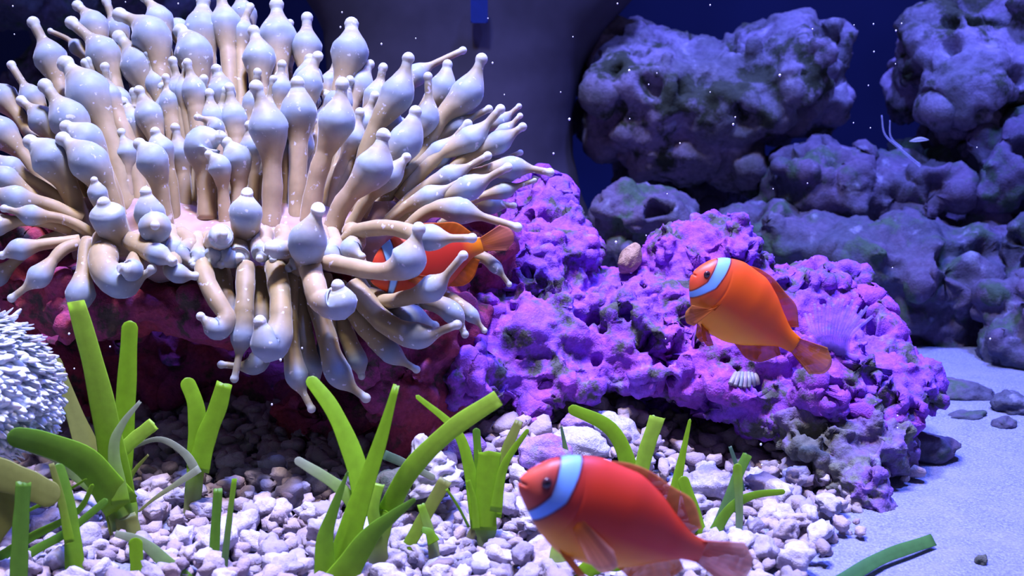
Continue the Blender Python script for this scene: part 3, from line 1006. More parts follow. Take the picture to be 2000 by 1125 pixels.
# the disc the tentacles grow from, ruffled at its rim, and the foot below it
bm = bmesh.new()
tmp = bmesh.ops.create_uvsphere(bm, u_segments=96, v_segments=40, radius=1)
q = np.array([v.co[:] for v in bm.verts])
ang = np.arctan2(q[:, 1], q[:, 0])
rr = np.hypot(q[:, 0], q[:, 1])
q[:, 2] += 0.5 * np.sin(ang * 11 + 1.0) * rr ** 3 - 0.55 * np.clip(1 - rr, 0, 1) * (q[:, 2] > 0)
q = q * np.array([8.8, 4.2, 1.5])
tilt = np.array(Matrix.Rotation(math.radians(22), 3, 'X'))
q = q @ tilt.T * CM
q += 0.003 * np.stack([fbm(q / 0.02, 2, s_) for s_ in (1, 2, 3)], 1)
c0 = np.array(P(470, 436, 64.5)) - AO
fcs = [[v.index for v in f.verts] for f in bm.faces]
bm.free()
mesh_obj('oral_disc', q + c0, fcs, M_TENT, AN, cols=np.tile((0.42, 0.27, 0.25), (len(q), 1)))
dense, u, knots, L = catmull([P(500, 470, 65), P(500, 540, 66), P(500, 600, 67)], 0)
t = np.linspace(0, 1, 14)
vs_, fs_ = sweep(resample(dense, u, t), np.interp(t, [0, .5, 1], [3.6, 3.0, 3.4]) * CM, 40)
mesh_obj('foot_column', vs_ - AO, fs_, M_TENT, AN, cols=np.tile((0.45, 0.26, 0.2), (len(vs_), 1)))

# ------------------------------------------------------------------ clownfish
UU = [0, .015, .05, .1, .2, .35, .5, .65, .8, .92, 1.0]
TOP = [.012, .045, .092, .145, .202, .238, .238, .195, .118, .066, .055]
BOT = [-.012, -.04, -.075, -.118, -.19, -.245, -.238, -.195, -.118, -.064, -.055]
WID = [.01, .028, .052, .078, .105, .118, .112, .088, .052, .026, .014]


def pchip(x, xs, ys):
    xs, ys = np.array(xs), np.array(ys)
    h = np.diff(xs)
    dl = np.diff(ys) / h
    m = np.zeros(len(xs))
    m[0], m[-1] = dl[0], dl[-1]
    for i in range(1, len(xs) - 1):
        m[i] = 0 if dl[i - 1] * dl[i] <= 0 else 2 * dl[i - 1] * dl[i] / (dl[i - 1] + dl[i])
    i = np.clip(np.searchsorted(xs, x, side='right') - 1, 0, len(xs) - 2)
    t = (x - xs[i]) / h[i]
    return ((1 + 2 * t) * (1 - t) ** 2) * ys[i] + t * (1 - t) ** 2 * h[i] * m[i] + t * t * (3 - 2 * t) * ys[i + 1] + t * t * (t - 1) * h[i] * m[i + 1]


def fin(name, root, tip, root_obj, cols, nr=18, nw=8, ruffle=0.0, thick=0.004, bend=None):
    """lofted sheet between a root and a tip polyline (local units), given real thickness"""
    root, tip = np.array(root, float), np.array(tip, float)
    s = np.linspace(0, 1, nr)
    def rs_(c):
        dense, u, k_, L_ = catmull(list(c), 0)
        return resample(dense, u, s)
    a, b = rs_(root), rs_(tip)
    vs = []
    for side in (1, -1):
        for j in range(nw):
            f = j / (nw - 1)
            q = a * (1 - f) + b * f
            th = thick * (1 - 0.8 * f)
            off = np.zeros_like(q)
            off[:, 1] = side * th * (0.7 + 0.3 * np.cos(s * nr * 3.14)) + ruffle * f * np.sin(s * 9)
            vs.append(q + off)
    vs = np.concatenate(vs)
    n1 = nr * nw
    fs = []
    def id_(side, j, i): return side * n1 + j * nr + i
    for j in range(nw - 1):
        for i in range(nr - 1):
            fs.append([id_(0, j, i), id_(0, j, i + 1), id_(0, j + 1, i + 1), id_(0, j + 1, i)])
            fs.append([id_(1, j, i), id_(1, j + 1, i), id_(1, j + 1, i + 1), id_(1, j, i + 1)])
    for i in range(nr - 1):
        fs.append([id_(0, 0, i), id_(1, 0, i), id_(1, 0, i + 1), id_(0, 0, i + 1)])
        fs.append([id_(0, nw - 1, i), id_(0, nw - 1, i + 1), id_(1, nw - 1, i + 1), id_(1, nw - 1, i)])
    for j in range(nw - 1):
        fs.append([id_(0, j, 0), id_(0, j + 1, 0), id_(1, j + 1, 0), id_(1, j, 0)])
        fs.append([id_(0, j, nr - 1), id_(1, j, nr - 1), id_(1, j + 1, nr - 1), id_(0, j + 1, nr - 1)])
    c0, c1 = np.array(cols[0]), np.array(cols[1])
    cc = []
    for side in (0, 1):
        for j in range(nw):
            f = j / (nw - 1)
            stripe = 0.9 + 0.1 * np.cos(np.arange(nr) * 2.1)
            cc.append((c0 * (1 - f) + c1 * f)[None, :] * stripe[:, None])
    if bend is not None:
        vs[:, 1] += bend(vs[:, 0])
    return mesh_obj(name, vs, fs, M_FIN, root_obj, cols=np.concatenate(cc))


def clownfish(label, nose, tail, roll, bendk, pal, pect=None, fat=1.0, blunt=0.0, so=0.0):
    pn, pt = P(*nose), P(*tail)
    X = (pt - pn)
    L = X.length
    X.normalize()
    U = Vector((0, SP, CP))
    Z = (U - X * U.dot(X)).normalized()
    Y = Z.cross(X)                       # away from the camera when the fish heads left
    Rm = Matrix.Rotation(math.radians(roll), 3, X)
    Z, Y = Rm @ Z, Rm @ Y
    root = empty('clownfish', (0, 0, 0))
    M4 = Matrix((X, Y, Z)).transposed().to_4x4()
    M4.translation = pn
    root.matrix_world = M4 @ Matrix.Scale(L, 4)
    tag(root, label, 'fish', 'orange clownfish')
    bend = lambda x: bendk * np.clip(x - 0.35, 0, 2) ** 2
    shorten = lambda x: blunt * np.exp(-x / 0.10) - 0.0 * x      # how far a blunt snout is drawn back
    # body, one continuous skin
    nu, na = 220, 112
    us = np.concatenate([[0.0], np.linspace(0.002, 1.0, nu - 1) ** 1.15])
    top, bot, wid = pchip(us, UU, TOP) * fat, pchip(us, UU, BOT) * fat, pchip(us, UU, WID)
    th = np.linspace(0, 2 * math.pi, na, endpoint=False)
    vs, col = [], []
    for i, u_ in enumerate(us):
        cz, hz_ = (top[i] + bot[i]) / 2, (top[i] - bot[i]) / 2
        s, c = np.sin(th), np.cos(th)
        y = wid[i] * np.sign(c) * np.abs(c) ** 1.12
        z = cz + hz_ * np.sign(s) * np.abs(s) ** 0.98
        x = np.full(na, u_)
        x = x + 0.0 * z
        vs.append(np.stack([x, y, z], 1))
        # lips / gill cover relief
        cl = np.tile(np.array(pal['body']), (na, 1))
        v = z
        belly = np.clip((-v - 0.05) / 0.13, 0, 1)[:, None]
        cl = cl * (1 - belly) + np.array(pal['belly']) * belly
        back = np.clip((v - 0.12) / 0.1, 0, 1)[:, None] * 0.8
        cl = cl * (1 - back) + np.array(pal['back']) * back
        rear = np.clip((u_ - 0.82) / 0.15, 0, 1)
        cl = cl * (1 - rear) + np.array(pal['rear']) * rear
        sc_ = 0.205 + so - 0.25 * np.clip(-v - 0.0, 0, 1) ** 1.0 * 1.9 + 0.02 * np.clip(v, 0, 1)
        sw = np.interp(v, [-.16, -.10, 0.02, .12, .2], [.022, .028, .038, .044, .043])
        dsk = np.exp(-((u_ - sc_) / 0.085) ** 2)[:, None] * pal['dusk']
        cl = cl * (1 - dsk) + np.array(pal['dark']) * dsk
        hd = np.clip((sc_ - u_ - 0.03) / 0.06, 0, 1)[:, None]
        hd2 = hd * np.clip((0.16 - np.abs(v - 0.0)) / 0.1, 0, 1)[:, None]
        cl = cl * (1 - hd2 * 0.75) + np.array(pal['head']) * hd2 * 0.75
        e = np.abs(u_ - sc_) - sw
        edge = np.clip(1 - np.abs(e - 0.004) / 0.008, 0, 1)[:, None]
        cl = cl * (1 - edge) + np.array((0.01, 0.008, 0.02)) * edge
        ins = (np.clip(-e / 0.004, 0, 1) * (v > -0.165))[:, None]
        rim = np.clip(1 + e / 0.012, 0, 1)[:, None]
        stripe = np.array((0.22, 0.48, 0.98)) * (1 - rim * 0.6) + np.array((0.05, 0.42, 1.0)) * rim * 0.6
        cl = cl * (1 - ins) + stripe * ins
        ep = np.exp(-(((u_ - 0.135 - so * 0.8) / 0.042) ** 2 + ((v - 0.04) / 0.055) ** 2))[:, None] * pal['mask']
        cl = cl * (1 - ep) + np.array((0.05, 0.02, 0.04)) * ep
        col.append(cl)
    vs = np.concatenate(vs)
    col = np.concatenate(col)
    # mouth notch and gill groove
    mg = np.exp(-((vs[:, 2] + 0.004) / 0.007) ** 2) * np.clip(1 - vs[:, 0] / 0.035, 0, 1)
    vs[:, 0] += 0.016 * mg
    vs[:, 1] *= 1 - 0.35 * mg
    col = col * (1 - 0.6 * mg)[:, None]
    gg = np.exp(-((vs[:, 0] - (0.275 - 1.2 * vs[:, 2] ** 2)) / 0.008) ** 2) * (np.abs(vs[:, 2]) < 0.16)
    vs[:, 1] *= 1 - 0.02 * gg
    vs[:, 1] += bend(vs[:, 0])
    vs[:, 0] += shorten(vs[:, 0])
    fs = []
    for i in range(nu - 1):
        for k in range(na):
            k2 = (k + 1) % na
            fs.append([i * na + k, (i + 1) * na + k, (i + 1) * na + k2, i * na + k2])
    fs.append(list(range(na)))
    fs.append([(nu - 1) * na + k for k in range(na)][::-1])
    mesh_obj('body', vs, fs, M_FISH, root, cols=col)
    F0, F1 = pal['fin']
    tz = lambda u_: float(pchip(np.array([u_]), UU, TOP)[0]) * fat - 0.012
    bz = lambda u_: float(pchip(np.array([u_]), UU, BOT)[0]) * fat + 0.012
    ud = [.28, .4, .52, .64, .76, .88]
    hd_ = [.01, .035, .04, .05, .085, .04]
    fin('dorsal_fin', [(u_, 0, tz(u_)) for u_ in ud], [(u_ + .05 + .35 * h * (i > 2), 0, tz(u_) + h) for i, (u_, h) in enumerate(zip(ud, hd_))], root, (pal['back'], F1), 34, 8, 0.004, 0.008, bend)
    ua = [.60, .70, .80, .89]
    ha = [.02, .09, .11, .045]
    fin('anal_fin', [(u_, 0, bz(u_)) for u_ in ua], [(u_ + .06, 0, bz(u_) - h) for u_, h in zip(ua, ha)], root, (F0, F1), 22, 8, 0.004, 0.008, bend)
    fin('tail_fin', [(.97, 0, .05), (.975, 0, .02), (.975, 0, -.02), (.97, 0, -.05)],
        [(1.20, 0, .115), (1.285, 0, .05), (1.285, 0, -.05), (1.20, 0, -.115)], root, (pal['rear'], pal['tail']), 26, 12, 0.006, 0.012, bend)
    for sgn in (-1, 1):
        y0 = sgn * 0.112
        pc = pect if (pect and sgn == -1) else dict(root=[(.30, -.035), (.29, -.095)], tip=[(.50, -.115), (.545, -.175), (.49, -.225), (.41, -.205)], out=0.035)
        rt_ = [(a, y0 * 0.97, b) for a, b in pc['root']]
        tp_ = [(a, y0 + sgn * pc['out'], b) for a, b in pc['tip']]
        fin('pectoral_fin', [rt_[0], tuple((np.array(rt_[0]) + np.array(rt_[1])) / 2), rt_[1]], tp_, root, (F0, pal['tail']), 22, 8, 0.003, 0.005)
        pv = pal.get('pelvic', [(.40, -.31), (.46, -.33), (.50, -.30)])
        fin('pelvic_fin', [(.30, sgn * .035, bz(.30)), (.34, sgn * .035, bz(.34)), (.37, sgn * .035, bz(.37))],
            [(a, sgn * .06, b) for a, b in pv], root, (F0, F1), 14, 7, 0.002, 0.008)
        # eye
        eu = .125 + so * 0.8
        wy = float(pchip(np.array([eu]), UU, WID)[0])
        cz = 0.045
        hz_ = float((pchip(np.array([eu]), UU, TOP)[0] - pchip(np.array([eu]), UU, BOT)[0]) / 2) * fat
        yy = sgn * wy * math.sqrt(max(0.1, 1 - (cz / hz_) ** 2)) * 0.98
        for nm, r, dy, mt in (('eye', .025, 0.0, M_EYE), ('pupil', .0145, .0075, M_PUPIL)):
            bm = bmesh.new()
            bmesh.ops.create_uvsphere(bm, u_segments=24, v_segments=14, radius=r)
            for v_ in bm.verts:
                v_.co.y *= 0.55
                v_.co += Vector((eu + float(shorten(eu)), yy + sgn * dy, cz))
            me = bpy.data.meshes.new(nm)
            bm.to_mesh(me); bm.free()
            me.polygons.foreach_set('use_smooth', [True] * len(me.polygons))
            me.materials.append(mt)
            eo = bpy.data.objects.new(nm, me)
            COL.objects.link(eo)
            eo.parent = root if nm == 'eye' else last
            last = eo
    return root


RED = dict(body=(0.70, 0.05, 0.016), belly=(1.0, 0.36, 0.02), back=(0.62, 0.05, 0.04), rear=(0.78, 0.12, 0.05), head=(0.78, 0.14, 0.08), dark=(0.20, 0.02, 0.04),
           dusk=0.6, mask=0.8, fin=((0.95, 0.32, 0.05), (0.92, 0.34, 0.12)), tail=(0.97, 0.56, 0.42), pelvic=[(.43, -.30), (.47, -.315), (.48, -.29)])
ORANGE = dict(body=(0.90, 0.12, 0.008), belly=(0.95, 0.33, 0.01), back=(0.85, 0.09, 0.015), rear=(0.82, 0.17, 0.006), head=(0.80, 0.10, 0.05), dark=(0.42, 0.04, 0.06),
              dusk=0.45, mask=0.55, fin=((0.82, 0.2, 0.02), (0.75, 0.18, 0.05)), tail=(0.75, 0.30, 0.08), pelvic=[(.36, -.34), (.42, -.36), (.46, -.33)])
DEEP = dict(body=(0.50, 0.03, 0.012), belly=(0.62, 0.08, 0.012), back=(0.60, 0.09, 0.012), rear=(0.85, 0.25, 0.008), head=(0.55, 0.06, 0.02), dark=(0.15, 0.015, 0.02),
            dusk=0.5, mask=0.4, fin=((0.82, 0.25, 0.02), (0.80, 0.22, 0.02)), tail=(0.75, 0.28, 0.18), pelvic=[(.43, -.30), (.47, -.315), (.48, -.29)])
clownfish('nearest red-orange clownfish with blue-white head band above the gravel', (1014, 938, 40), (1378, 1084, 41.8), 8, 0.10, RED, so=-0.03)
clownfish('bright orange clownfish hovering alone over the purple rock', (1344, 527, 57.2), (1548, 671, 59.2), 14, -0.12, ORANGE,
          pect=dict(root=[(.30, -.06), (.29, -.13)], tip=[(.20, -.30), (.14, -.31), (.09, -.26), (.10, -.19)], out=0.05), fat=1.14, blunt=0.045, so=-0.045)
clownfish('deep red clownfish half hidden among the anemone tentacles', (722, 545, 59.0), (942, 478, 60.2), 6, 0.05, DEEP, fat=1.22)


# ------------------------------------------------------------------ green plants
GREEN = (0.36, 0.66, 0.03)
DKGREEN = (0.22, 0.48, 0.05)
LIME = (0.56, 0.85, 0.09)
OLIVE = (0.38, 0.42, 0.10)
PALE = (0.52, 0.58, 0.38)
STALK = (0.42, 0.36, 0.28)
BLUEG = (0.16, 0.30, 0.17)


def leaf(pts, w0, w1, c0, c1, parent, org, d0, d1=None, tipround=False, cut=True, name='leaf', twist=0.0, thick=0.13):
    d1 = d1 if d1 is not None else d0
    n = len(pts)
    w = [P(p_[0], p_[1], d0 + (d1 - d0) * i / (n - 1)) for i, p_ in enumerate(pts)]
    dense, u, kn, L = catmull(w, 0)
    m = 22
    t = np.linspace(0, 1, m)
    if tipround or not cut:
        t = 1 - (1 - t) ** 1.4
    path = resample(dense, u, t)
    k = d0 / FPX * CM
    wd = w0 + (w1 - w0) * t
    wd = wd * (1 + 0.03 * np.sin(t * 17 + RNG.uniform(0, 6)))
    if tipround:
        ln = L / k
        e = np.clip((1 - t) * ln / (max(w1, 4) * 0.55), 0, 1)
        wd = wd * np.sqrt(np.clip(1 - (1 - e) ** 2, 0.012, 1))
    tan = np.gradient(path, axis=0)
    tan /= np.linalg.norm(tan, axis=1)[:, None]
    vs = []
    cross = [(-1, 0.05), (-.93, 0.02), (-.5, -.02), (-.1, -.05), (.1, -.05), (.5, -.02), (.93, .02), (1, 0.05), (.93, .08), (.5, .03), (0, -.03), (-.5, .03), (-.93, .08)]
    ph = RNG.uniform(-.35, .35)
    for i in range(m):
        view = path[i] - np.array(cam.location)
        view /= np.linalg.norm(view)
        a = np.cross(tan[i], view)
        a /= np.linalg.norm(a) + 1e-9
        b = np.cross(a, tan[i])
        tw = ph + twist * t[i]
        A = a * math.cos(tw) + b * math.sin(tw)
        B = np.cross(A, tan[i])
        hw = wd[i] * 0.54 * k / max(0.6, math.cos(tw))
        for cx, cy in cross:
            th = hw * cy if abs(cx) < 1 else hw * 0.16
            vs.append(path[i] + A * hw * cx + B * hw * cy)
    nc = len(cross)
    vs = np.array(vs)
    if cut and not tipround:      # ragged torn end
        vs[-nc:] += tan[-1] * np.array([RNG.uniform(-.12, .12) * w1 * k for _ in range(nc)])[:, None]
    fs = []
    for i in range(m - 1):
        for c_ in range(nc):
            c2 = (c_ + 1) % nc
            fs.append([i * nc + c_, i * nc + c2, (i + 1) * nc + c2, (i + 1) * nc + c_])
    fs.append(list(range(nc))[::-1])
    fs.append([(m - 1) * nc + c_ for c_ in range(nc)])
    col = np.array(c0)[None, :] * (1 - t)[:, None] + np.array(c1)[None, :] * t[:, None]
    col = np.repeat(col, nc, axis=0)
    edge = np.tile(np.array([1.1, 1.05, 1, .94, .94, 1, 1.05, 1.1, 1, 1, 1, 1, 1]), m)
    o = mesh_obj(name, vs - np.array(org), fs, M_LEAF, parent, cols=col * edge[:, None])
    return o


def plant(label, base, leaves, group='green strap-leaved water plants', d=None):
    d = d or GD(*base)
    org = P(base[0], base[1], d)
    root = empty('strap_leaf_plant', org)
    tag(root, label, 'plant', group)
    for lf in leaves:
        kw = dict(lf[5]) if len(lf) > 5 else {}
        off = kw.pop('dd', 0)
        off1 = kw.pop('dd1', off)
        leaf(lf[0], lf[1], lf[2], lf[3], lf[4], root, org, d + off, d + off1, **kw)
    return root


plant('tallest broad-leaved green plant at the left with a cut bright blade', (262, 1065), [
    ([(236, 985), (212, 850), (184, 720), (148, 590)], 56, 30, GREEN, LIME, dict(dd1=-1)),
    ([(232, 960), (244, 800), (250, 700), (254, 626)], 44, 28, GREEN, GREEN, dict(dd=.8, tipround=True)),
    ([(238, 990), (170, 905), (90, 868), (14, 850)], 64, 34, GREEN, DKGREEN, dict(dd=-.6, dd1=-3, tipround=True)),
    ([(190, 930), (165, 860), (135, 780), (110, 698)], 50, 14, OLIVE, OLIVE, dict(dd=1.2, tipround=True)),
    ([(236, 985), (222, 880), (238, 830), (274, 784)], 34, 6, GREEN, PALE, dict(dd=-.8)),
    ([(228, 890), (262, 858), (300, 828)], 26, 24, LIME, LIME, dict(dd=.4)),
    ([(236, 990), (150, 930), (110, 895), (56, 875)], 26, 14, GREEN, PALE, dict(dd=-.3, dd1=-1.5, tipround=True)),
    ([(240, 960), (262, 920), (290, 888)], 12, 4, GREEN, OLIVE, dict(dd=.6)),
    ([(262, 1075), (245, 1030), (238, 980)], 48, 54, STALK, GREEN, dict(name='stalk')),
    ([(300, 1100), (260, 1060), (245, 1010)], 40, 40, OLIVE, OLIVE, dict(name='stalk', dd=-.4)),
    ([(222, 1045), (214, 1010), (205, 980)], 14, 14, OLIVE, GREEN, dict(name='stalk', dd=-.2)),
])
plant('thin grassy plant low at the left corner with crossing narrow blades', (150, 1135), [
    ([(36, 1140), (40, 1040), (46, 942)], 32, 26, DKGREEN, DKGREEN, dict(dd=-1.5)),
    ([(148, 1140), (142, 1050), (128, 960), (112, 905)], 36, 20, GREEN, DKGREEN, dict(tipround=True)),
    ([(-10, 1095), (60, 1050), (150, 1000), (182, 945)], 20, 8, DKGREEN, GREEN, dict(dd=.3, tipround=True)),
    ([(-6, 1135), (60, 1080), (130, 1040), (210, 975)], 20, 12, DKGREEN, DKGREEN, dict(dd=.6, tipround=True)),
    ([(-10, 1030), (40, 1005), (120, 965), (170, 935)], 8, 4, GREEN, GREEN, dict(dd=.8, tipround=True)),
    ([(100, 905), (118, 970), (136, 1060)], 10, 18, OLIVE, GREEN, dict(dd=-.4)),
])
plant('bent yellow-green leaf cluster at the left border above the gravel', (-40, 1150), [
    ([(-20, 920), (50, 945), (115, 975)], 60, 46, OLIVE, OLIVE, dict(tipround=True)),
    ([(-20, 1060), (10, 1000), (-10, 930)], 30, 50, OLIVE, OLIVE, dict(dd=.2)),
])
plant('short single-bladed shoot with a drooping side leaf at the bottom left', (300, 1135), [
    ([(266, 1140), (266, 1090), (264, 1050)], 20, 26, GREEN, GREEN, dict(dd=-.5, tipround=True)),
    ([(225, 1042), (275, 1058), (320, 1095), (366, 1140)], 12, 34, PALE, DKGREEN, dict(dd=-.2)),
])
plant('two-pronged upright green plant with a white arching dead leaf', (372, 1035), [
    ([(372, 1040), (376, 980), (384, 905)], 28, 32, STALK, GREEN, dict(name='stalk')),
    ([(386, 920), (386, 850), (382, 790), (362, 738)], 40, 26, GREEN, GREEN, dict(tipround=True)),
    ([(386, 920), (404, 850), (424, 800), (438, 750)], 40, 30, GREEN, GREEN, dict(dd=-.4)),
    ([(385, 925), (360, 885), (310, 858), (248, 878)], 18, 5, PALE, PALE, dict(dd=-.6, tipround=True)),
    ([(390, 915), (345, 945), (300, 975), (270, 1000)], 14, 4, PALE, OLIVE, dict(dd=-.8, tipround=True)),
])
plant('pair of thin upright grass blades in open gravel near the bottom', (424, 1130), [
    ([(416, 1138), (420, 1050), (426, 955)], 20, 16, DKGREEN, DKGREEN, {}),
    ([(434, 1138), (446, 1030), (458, 935)], 14, 9, BLUEG, GREEN, dict(dd=-.3)),
])
plant('largest bright green spreading plant at the bottom centre left', (690, 1150), [
    ([(716, 985), (690, 890), (650, 800), (602, 736)], 44, 24, GREEN, GREEN, dict(dd=1.0, dd1=2, tipround=True)),
    ([(650, 1150), (692, 1010), (740, 870), (774, 752)], 56, 12, GREEN, GREEN, dict(dd=-.4)),
    ([(655, 1150), (720, 1050), (765, 1010), (812, 974)], 62, 8, GREEN, DKGREEN, dict(dd=-1.2, tipround=True)),
    ([(638, 1150), (634, 1060), (650, 1000), (680, 920)], 48, 4, GREEN, DKGREEN, dict(dd=-.8, tipround=True)),
    ([(752, 1010), (800, 920), (880, 840), (972, 778)], 38, 30, GREEN, LIME, dict(dd=.6, dd1=-1)),
    ([(735, 1040), (728, 990), (738, 945)], 22, 24, LIME, LIME, dict(dd=.4)),
    ([(745, 1140), (738, 1070), (752, 1000)], 34, 36, STALK, GREEN, dict(dd=.5, name='stalk')),
    ([(700, 1000), (660, 950), (576, 896)], 26, 16, GREEN, PALE, dict(dd=1.2, tipround=True)),
    ([(750, 888), (790, 905), (850, 935)], 18, 12, BLUEG, PALE, dict(dd=3.2, tipround=True)),
])
plant('tufted green plant with white stalk behind the snail shell', (948, 1085), [
    ([(936, 1030), (918, 920), (890, 840), (812, 772)], 32, 8, GREEN, GREEN, dict(tipround=True)),
    ([(948, 1035), (950, 960), (956, 884)], 40, 42, GREEN, GREEN, dict(dd=-.4)),
    ([(966, 1010), (982, 900), (1014, 822)], 24, 16, GREEN, OLIVE, dict(dd=.4)),
    ([(968, 1000), (985, 910), (1032, 838)], 22, 8, GREEN, GREEN, dict(dd=-.6, tipround=True)),
    ([(938, 960), (934, 900), (930, 836)], 16, 14, GREEN, DKGREEN, dict(dd=.5, tipround=True)),
    ([(930, 1035), (926, 980), (914, 938)], 14, 8, GREEN, GREEN, dict(dd=-.5)),
    ([(952, 1090), (952, 1060), (948, 1022)], 32, 40, (0.55, 0.53, 0.46), GREEN, dict(name='stalk', dd=-.2)),
    ([(905, 1085), (918, 1050), (935, 1022)], 14, 16, STALK, OLIVE, dict(name='stalk')),
])
plant('olive crossing-leaf sprout in gravel right of the largest plant', (820, 1118), [
    ([(768, 1118), (815, 1035), (870, 938)], 24, 24, GREEN, OLIVE, {}),
    ([(852, 1135), (845, 1060), (822, 985)], 24, 14, STALK, GREEN, dict(dd=-.4)),
    ([(848, 1060), (838, 1040), (824, 1034)], 24, 10, GREEN, DKGREEN, dict(dd=-.6)),
    ([(872, 955), (895, 990), (916, 1030)], 5, 5, GREEN, DKGREEN, dict(dd=-.2)),
])
plant('green plant rising behind the nearest fish back with a cut lime blade', (1240, 1040), [
    ([(1238, 1040), (1232, 930), (1195, 840), (1110, 796)], 40, 20, GREEN, GREEN, dict(tipround=True)),
    ([(1240, 1040), (1255, 910), (1284, 814)], 26, 28, GREEN, LIME, dict(dd=-.4)),
])
plant('single short pointed leaf behind the nearest fish head', (1105, 960), [
    ([(1110, 960), (1106, 890), (1096, 832)], 20, 4, GREEN, BLUEG, dict(tipround=True)),
], d=60)
plant('pale cut stalk with a drooping leaf under the nearest fish belly', (1085, 1150), [
    ([(1082, 1160), (1090, 1090), (1098, 1040)], 34, 30, (0.45, 0.45, 0.33), LIME, dict(name='stalk')),
    ([(1100, 1150), (1160, 1105), (1225, 1090)], 20, 44, GREEN, GREEN, dict(dd=-.5, tipround=True)),
])
plant('slim pointed blade pair right of the nearest fish back', (1350, 1070), [
    ([(1300, 1040), (1322, 940), (1348, 818)], 30, 5, GREEN, GREEN, dict(dd=.3, tipround=True)),
    ([(1378, 1090), (1358, 1010), (1332, 930)], 30, 20, GREEN, GREEN, dict(dd=-.3, tipround=True)),
])
plant('grey-green forked plant in front of the dark rock cave', (1400, 1080), [
    ([(1386, 1062), (1418, 990), (1440, 930), (1460, 888)], 22, 18, BLUEG, DKGREEN, {}),
    ([(1384, 1060), (1425, 995), (1470, 968), (1534, 960)], 24, 10, DKGREEN, GREEN, dict(dd=-.3, tipround=True)),
    ([(1442, 1090), (1444, 1000), (1440, 905)], 10, 18, (0.30, 0.38, 0.36), GREEN, dict(dd=-.6, tipround=True)),
    ([(1450, 960), (1440, 915), (1426, 872)], 12, 6, BLUEG, BLUEG, dict(dd=.4)),
])
d_ = GD(1730, 1100)
org = P(1640, 1140, GD(1640, 1140) - .3)
ll = leaf([(1630, 1142), (1725, 1088), (1823, 1054)], 26, 24, (0.10, 0.30, 0.10), (0.16, 0.40, 0.10), None, org, GD(1640, 1140) - .6, GD(1823, 1054) - 1.6)
ll.name = 'loose_leaf'
ll.location = org
tag(ll, 'loose green strap leaf lying on the open sand at the bottom right', 'leaf')

# ------------------------------------------------------------------ white fuzzy coral at the left border
WC = P(-70, 765, 55)
wroot = empty('fuzzy_coral', WC)
tag(wroot, 'bright white fuzzy coral mound cut off by the left border', 'coral')
bm = bmesh.new()
bmesh.ops.create_icosphere(bm, subdivisions=4, radius=1)
q = np.array([v.co[:] for v in bm.verts])
fcs = [[v.index for v in f.verts] for f in bm.faces]
bm.free()
rad_ = np.array([165, 150, 150]) * 55 / FPX * CM
q2 = q * rad_ * (1 + 0.05 * fbm(q * 2.2, 2, 4))[:, None]
M_WCOR = attr_mat('white_coral', 0.6, 0.2, 0, noise_scale=600, dark=0.9)
mesh_obj('core', q2, fcs, M_WCOR, wroot, cols=np.tile((0.62, 0.66, 0.66), (len(q2), 1)))
vs, fs, cs, off = [], [], [], 0
for k in range(2600):
    z = RNG.uniform(-.75, 1)
    a = RNG.uniform(0, 6.283)
    r_ = math.sqrt(1 - z * z)
    n_ = np.array([r_ * math.cos(a), r_ * math.sin(a), z])
    if n_[1] > 0.45:
        continue
    base = n_ * rad_ * 0.99
    tdir = np.array([1.0, -0.25, 0.1 - 0.7 * (0.5 - 0.5 * z)])
    tdir = tdir - n_ * tdir.dot(n_) * 0.85 + n_ * 0.22 + np.array([RNG.gauss(0, .16) for _ in range(3)])
    tdir /= np.linalg.norm(tdir)
    sd = np.cross(tdir, n_)
    sd /= np.linalg.norm(sd) + 1e-9
    up_ = np.cross(sd, tdir)
    ln, wd = RNG.uniform(.5, .95) * CM, RNG.uniform(.12, .24) * CM
    sec = [(0, 1), (.5, 1.15), (.85, .8), (1, .3)]
    for (f, w_) in sec:
        for (sx, sy) in ((-1, 0), (0, .3), (1, 0), (0, -.3)):
            vs.append(base + tdir * ln * f + sd * wd * w_ * sx + up_ * (wd * w_ * sy + ln * .18 * f * f))
    for i in range(3):
        for c_ in range(4):
            c2 = (c_ + 1) % 4
            fs.append([off + i * 4 + c_, off + i * 4 + c2, off + (i + 1) * 4 + c2, off + (i + 1) * 4 + c_])
    fs.append([off + 12 + c_ for c_ in range(4)])
    t = RNG.uniform(.8, 1)
    for (f, w_) in sec:
        cs += [(0.70 * t + .2 * f * t, 0.80 * t + .16 * f * t, 0.84 * t + .14 * f * t)] * 4
    off += 16
pf = mesh_obj('polyp_fringe', np.array(vs), fs, M_WCOR, wroot, cols=np.array(cs))
pf['kind'] = 'stuff'

# ------------------------------------------------------------------ pointed snail shell
sd_ = 57.0
sroot_c = P(838, 935, sd_)
A_, B_ = np.array(P(850, 950, sd_)), np.array(P(818, 848, sd_ - .3))
t = np.linspace(0, 1, 40)
path = A_[None, :] * (1 - t)[:, None] + B_[None, :] * t[:, None]
rad = (52 * (1 - t) ** 0.9 + 7) * (1 + 0.13 * np.abs(np.sin(t * math.pi * 5)) - 0.06) * sd_ / FPX * CM
rad[-1] *= 0.3
vs, fs = sweep(path, rad, 28)
ang = np.tile(np.linspace(0, 2 * math.pi, 28, endpoint=False), 40)
ti = np.repeat(t, 28)
wv = 1 + 0.10 * np.sin(ang * 7 + ti * 30)
ctr = np.repeat(path, 28, axis=0)
vs = ctr + (vs - ctr) * wv[:, None]
vs += 0.0009 * np.stack([fbm(vs / 0.004, 2, s_) for s_ in (4, 5, 6)], 1)
band = 0.5 + 0.5 * np.sin(ti * math.pi * 10 + ang)
cols = np.array((0.60, 0.57, 0.55))[None, :] * (1 - 0.55 * band)[:, None] + np.array((0.30, 0.22, 0.42))[None, :] * (0.45 * band)[:, None]
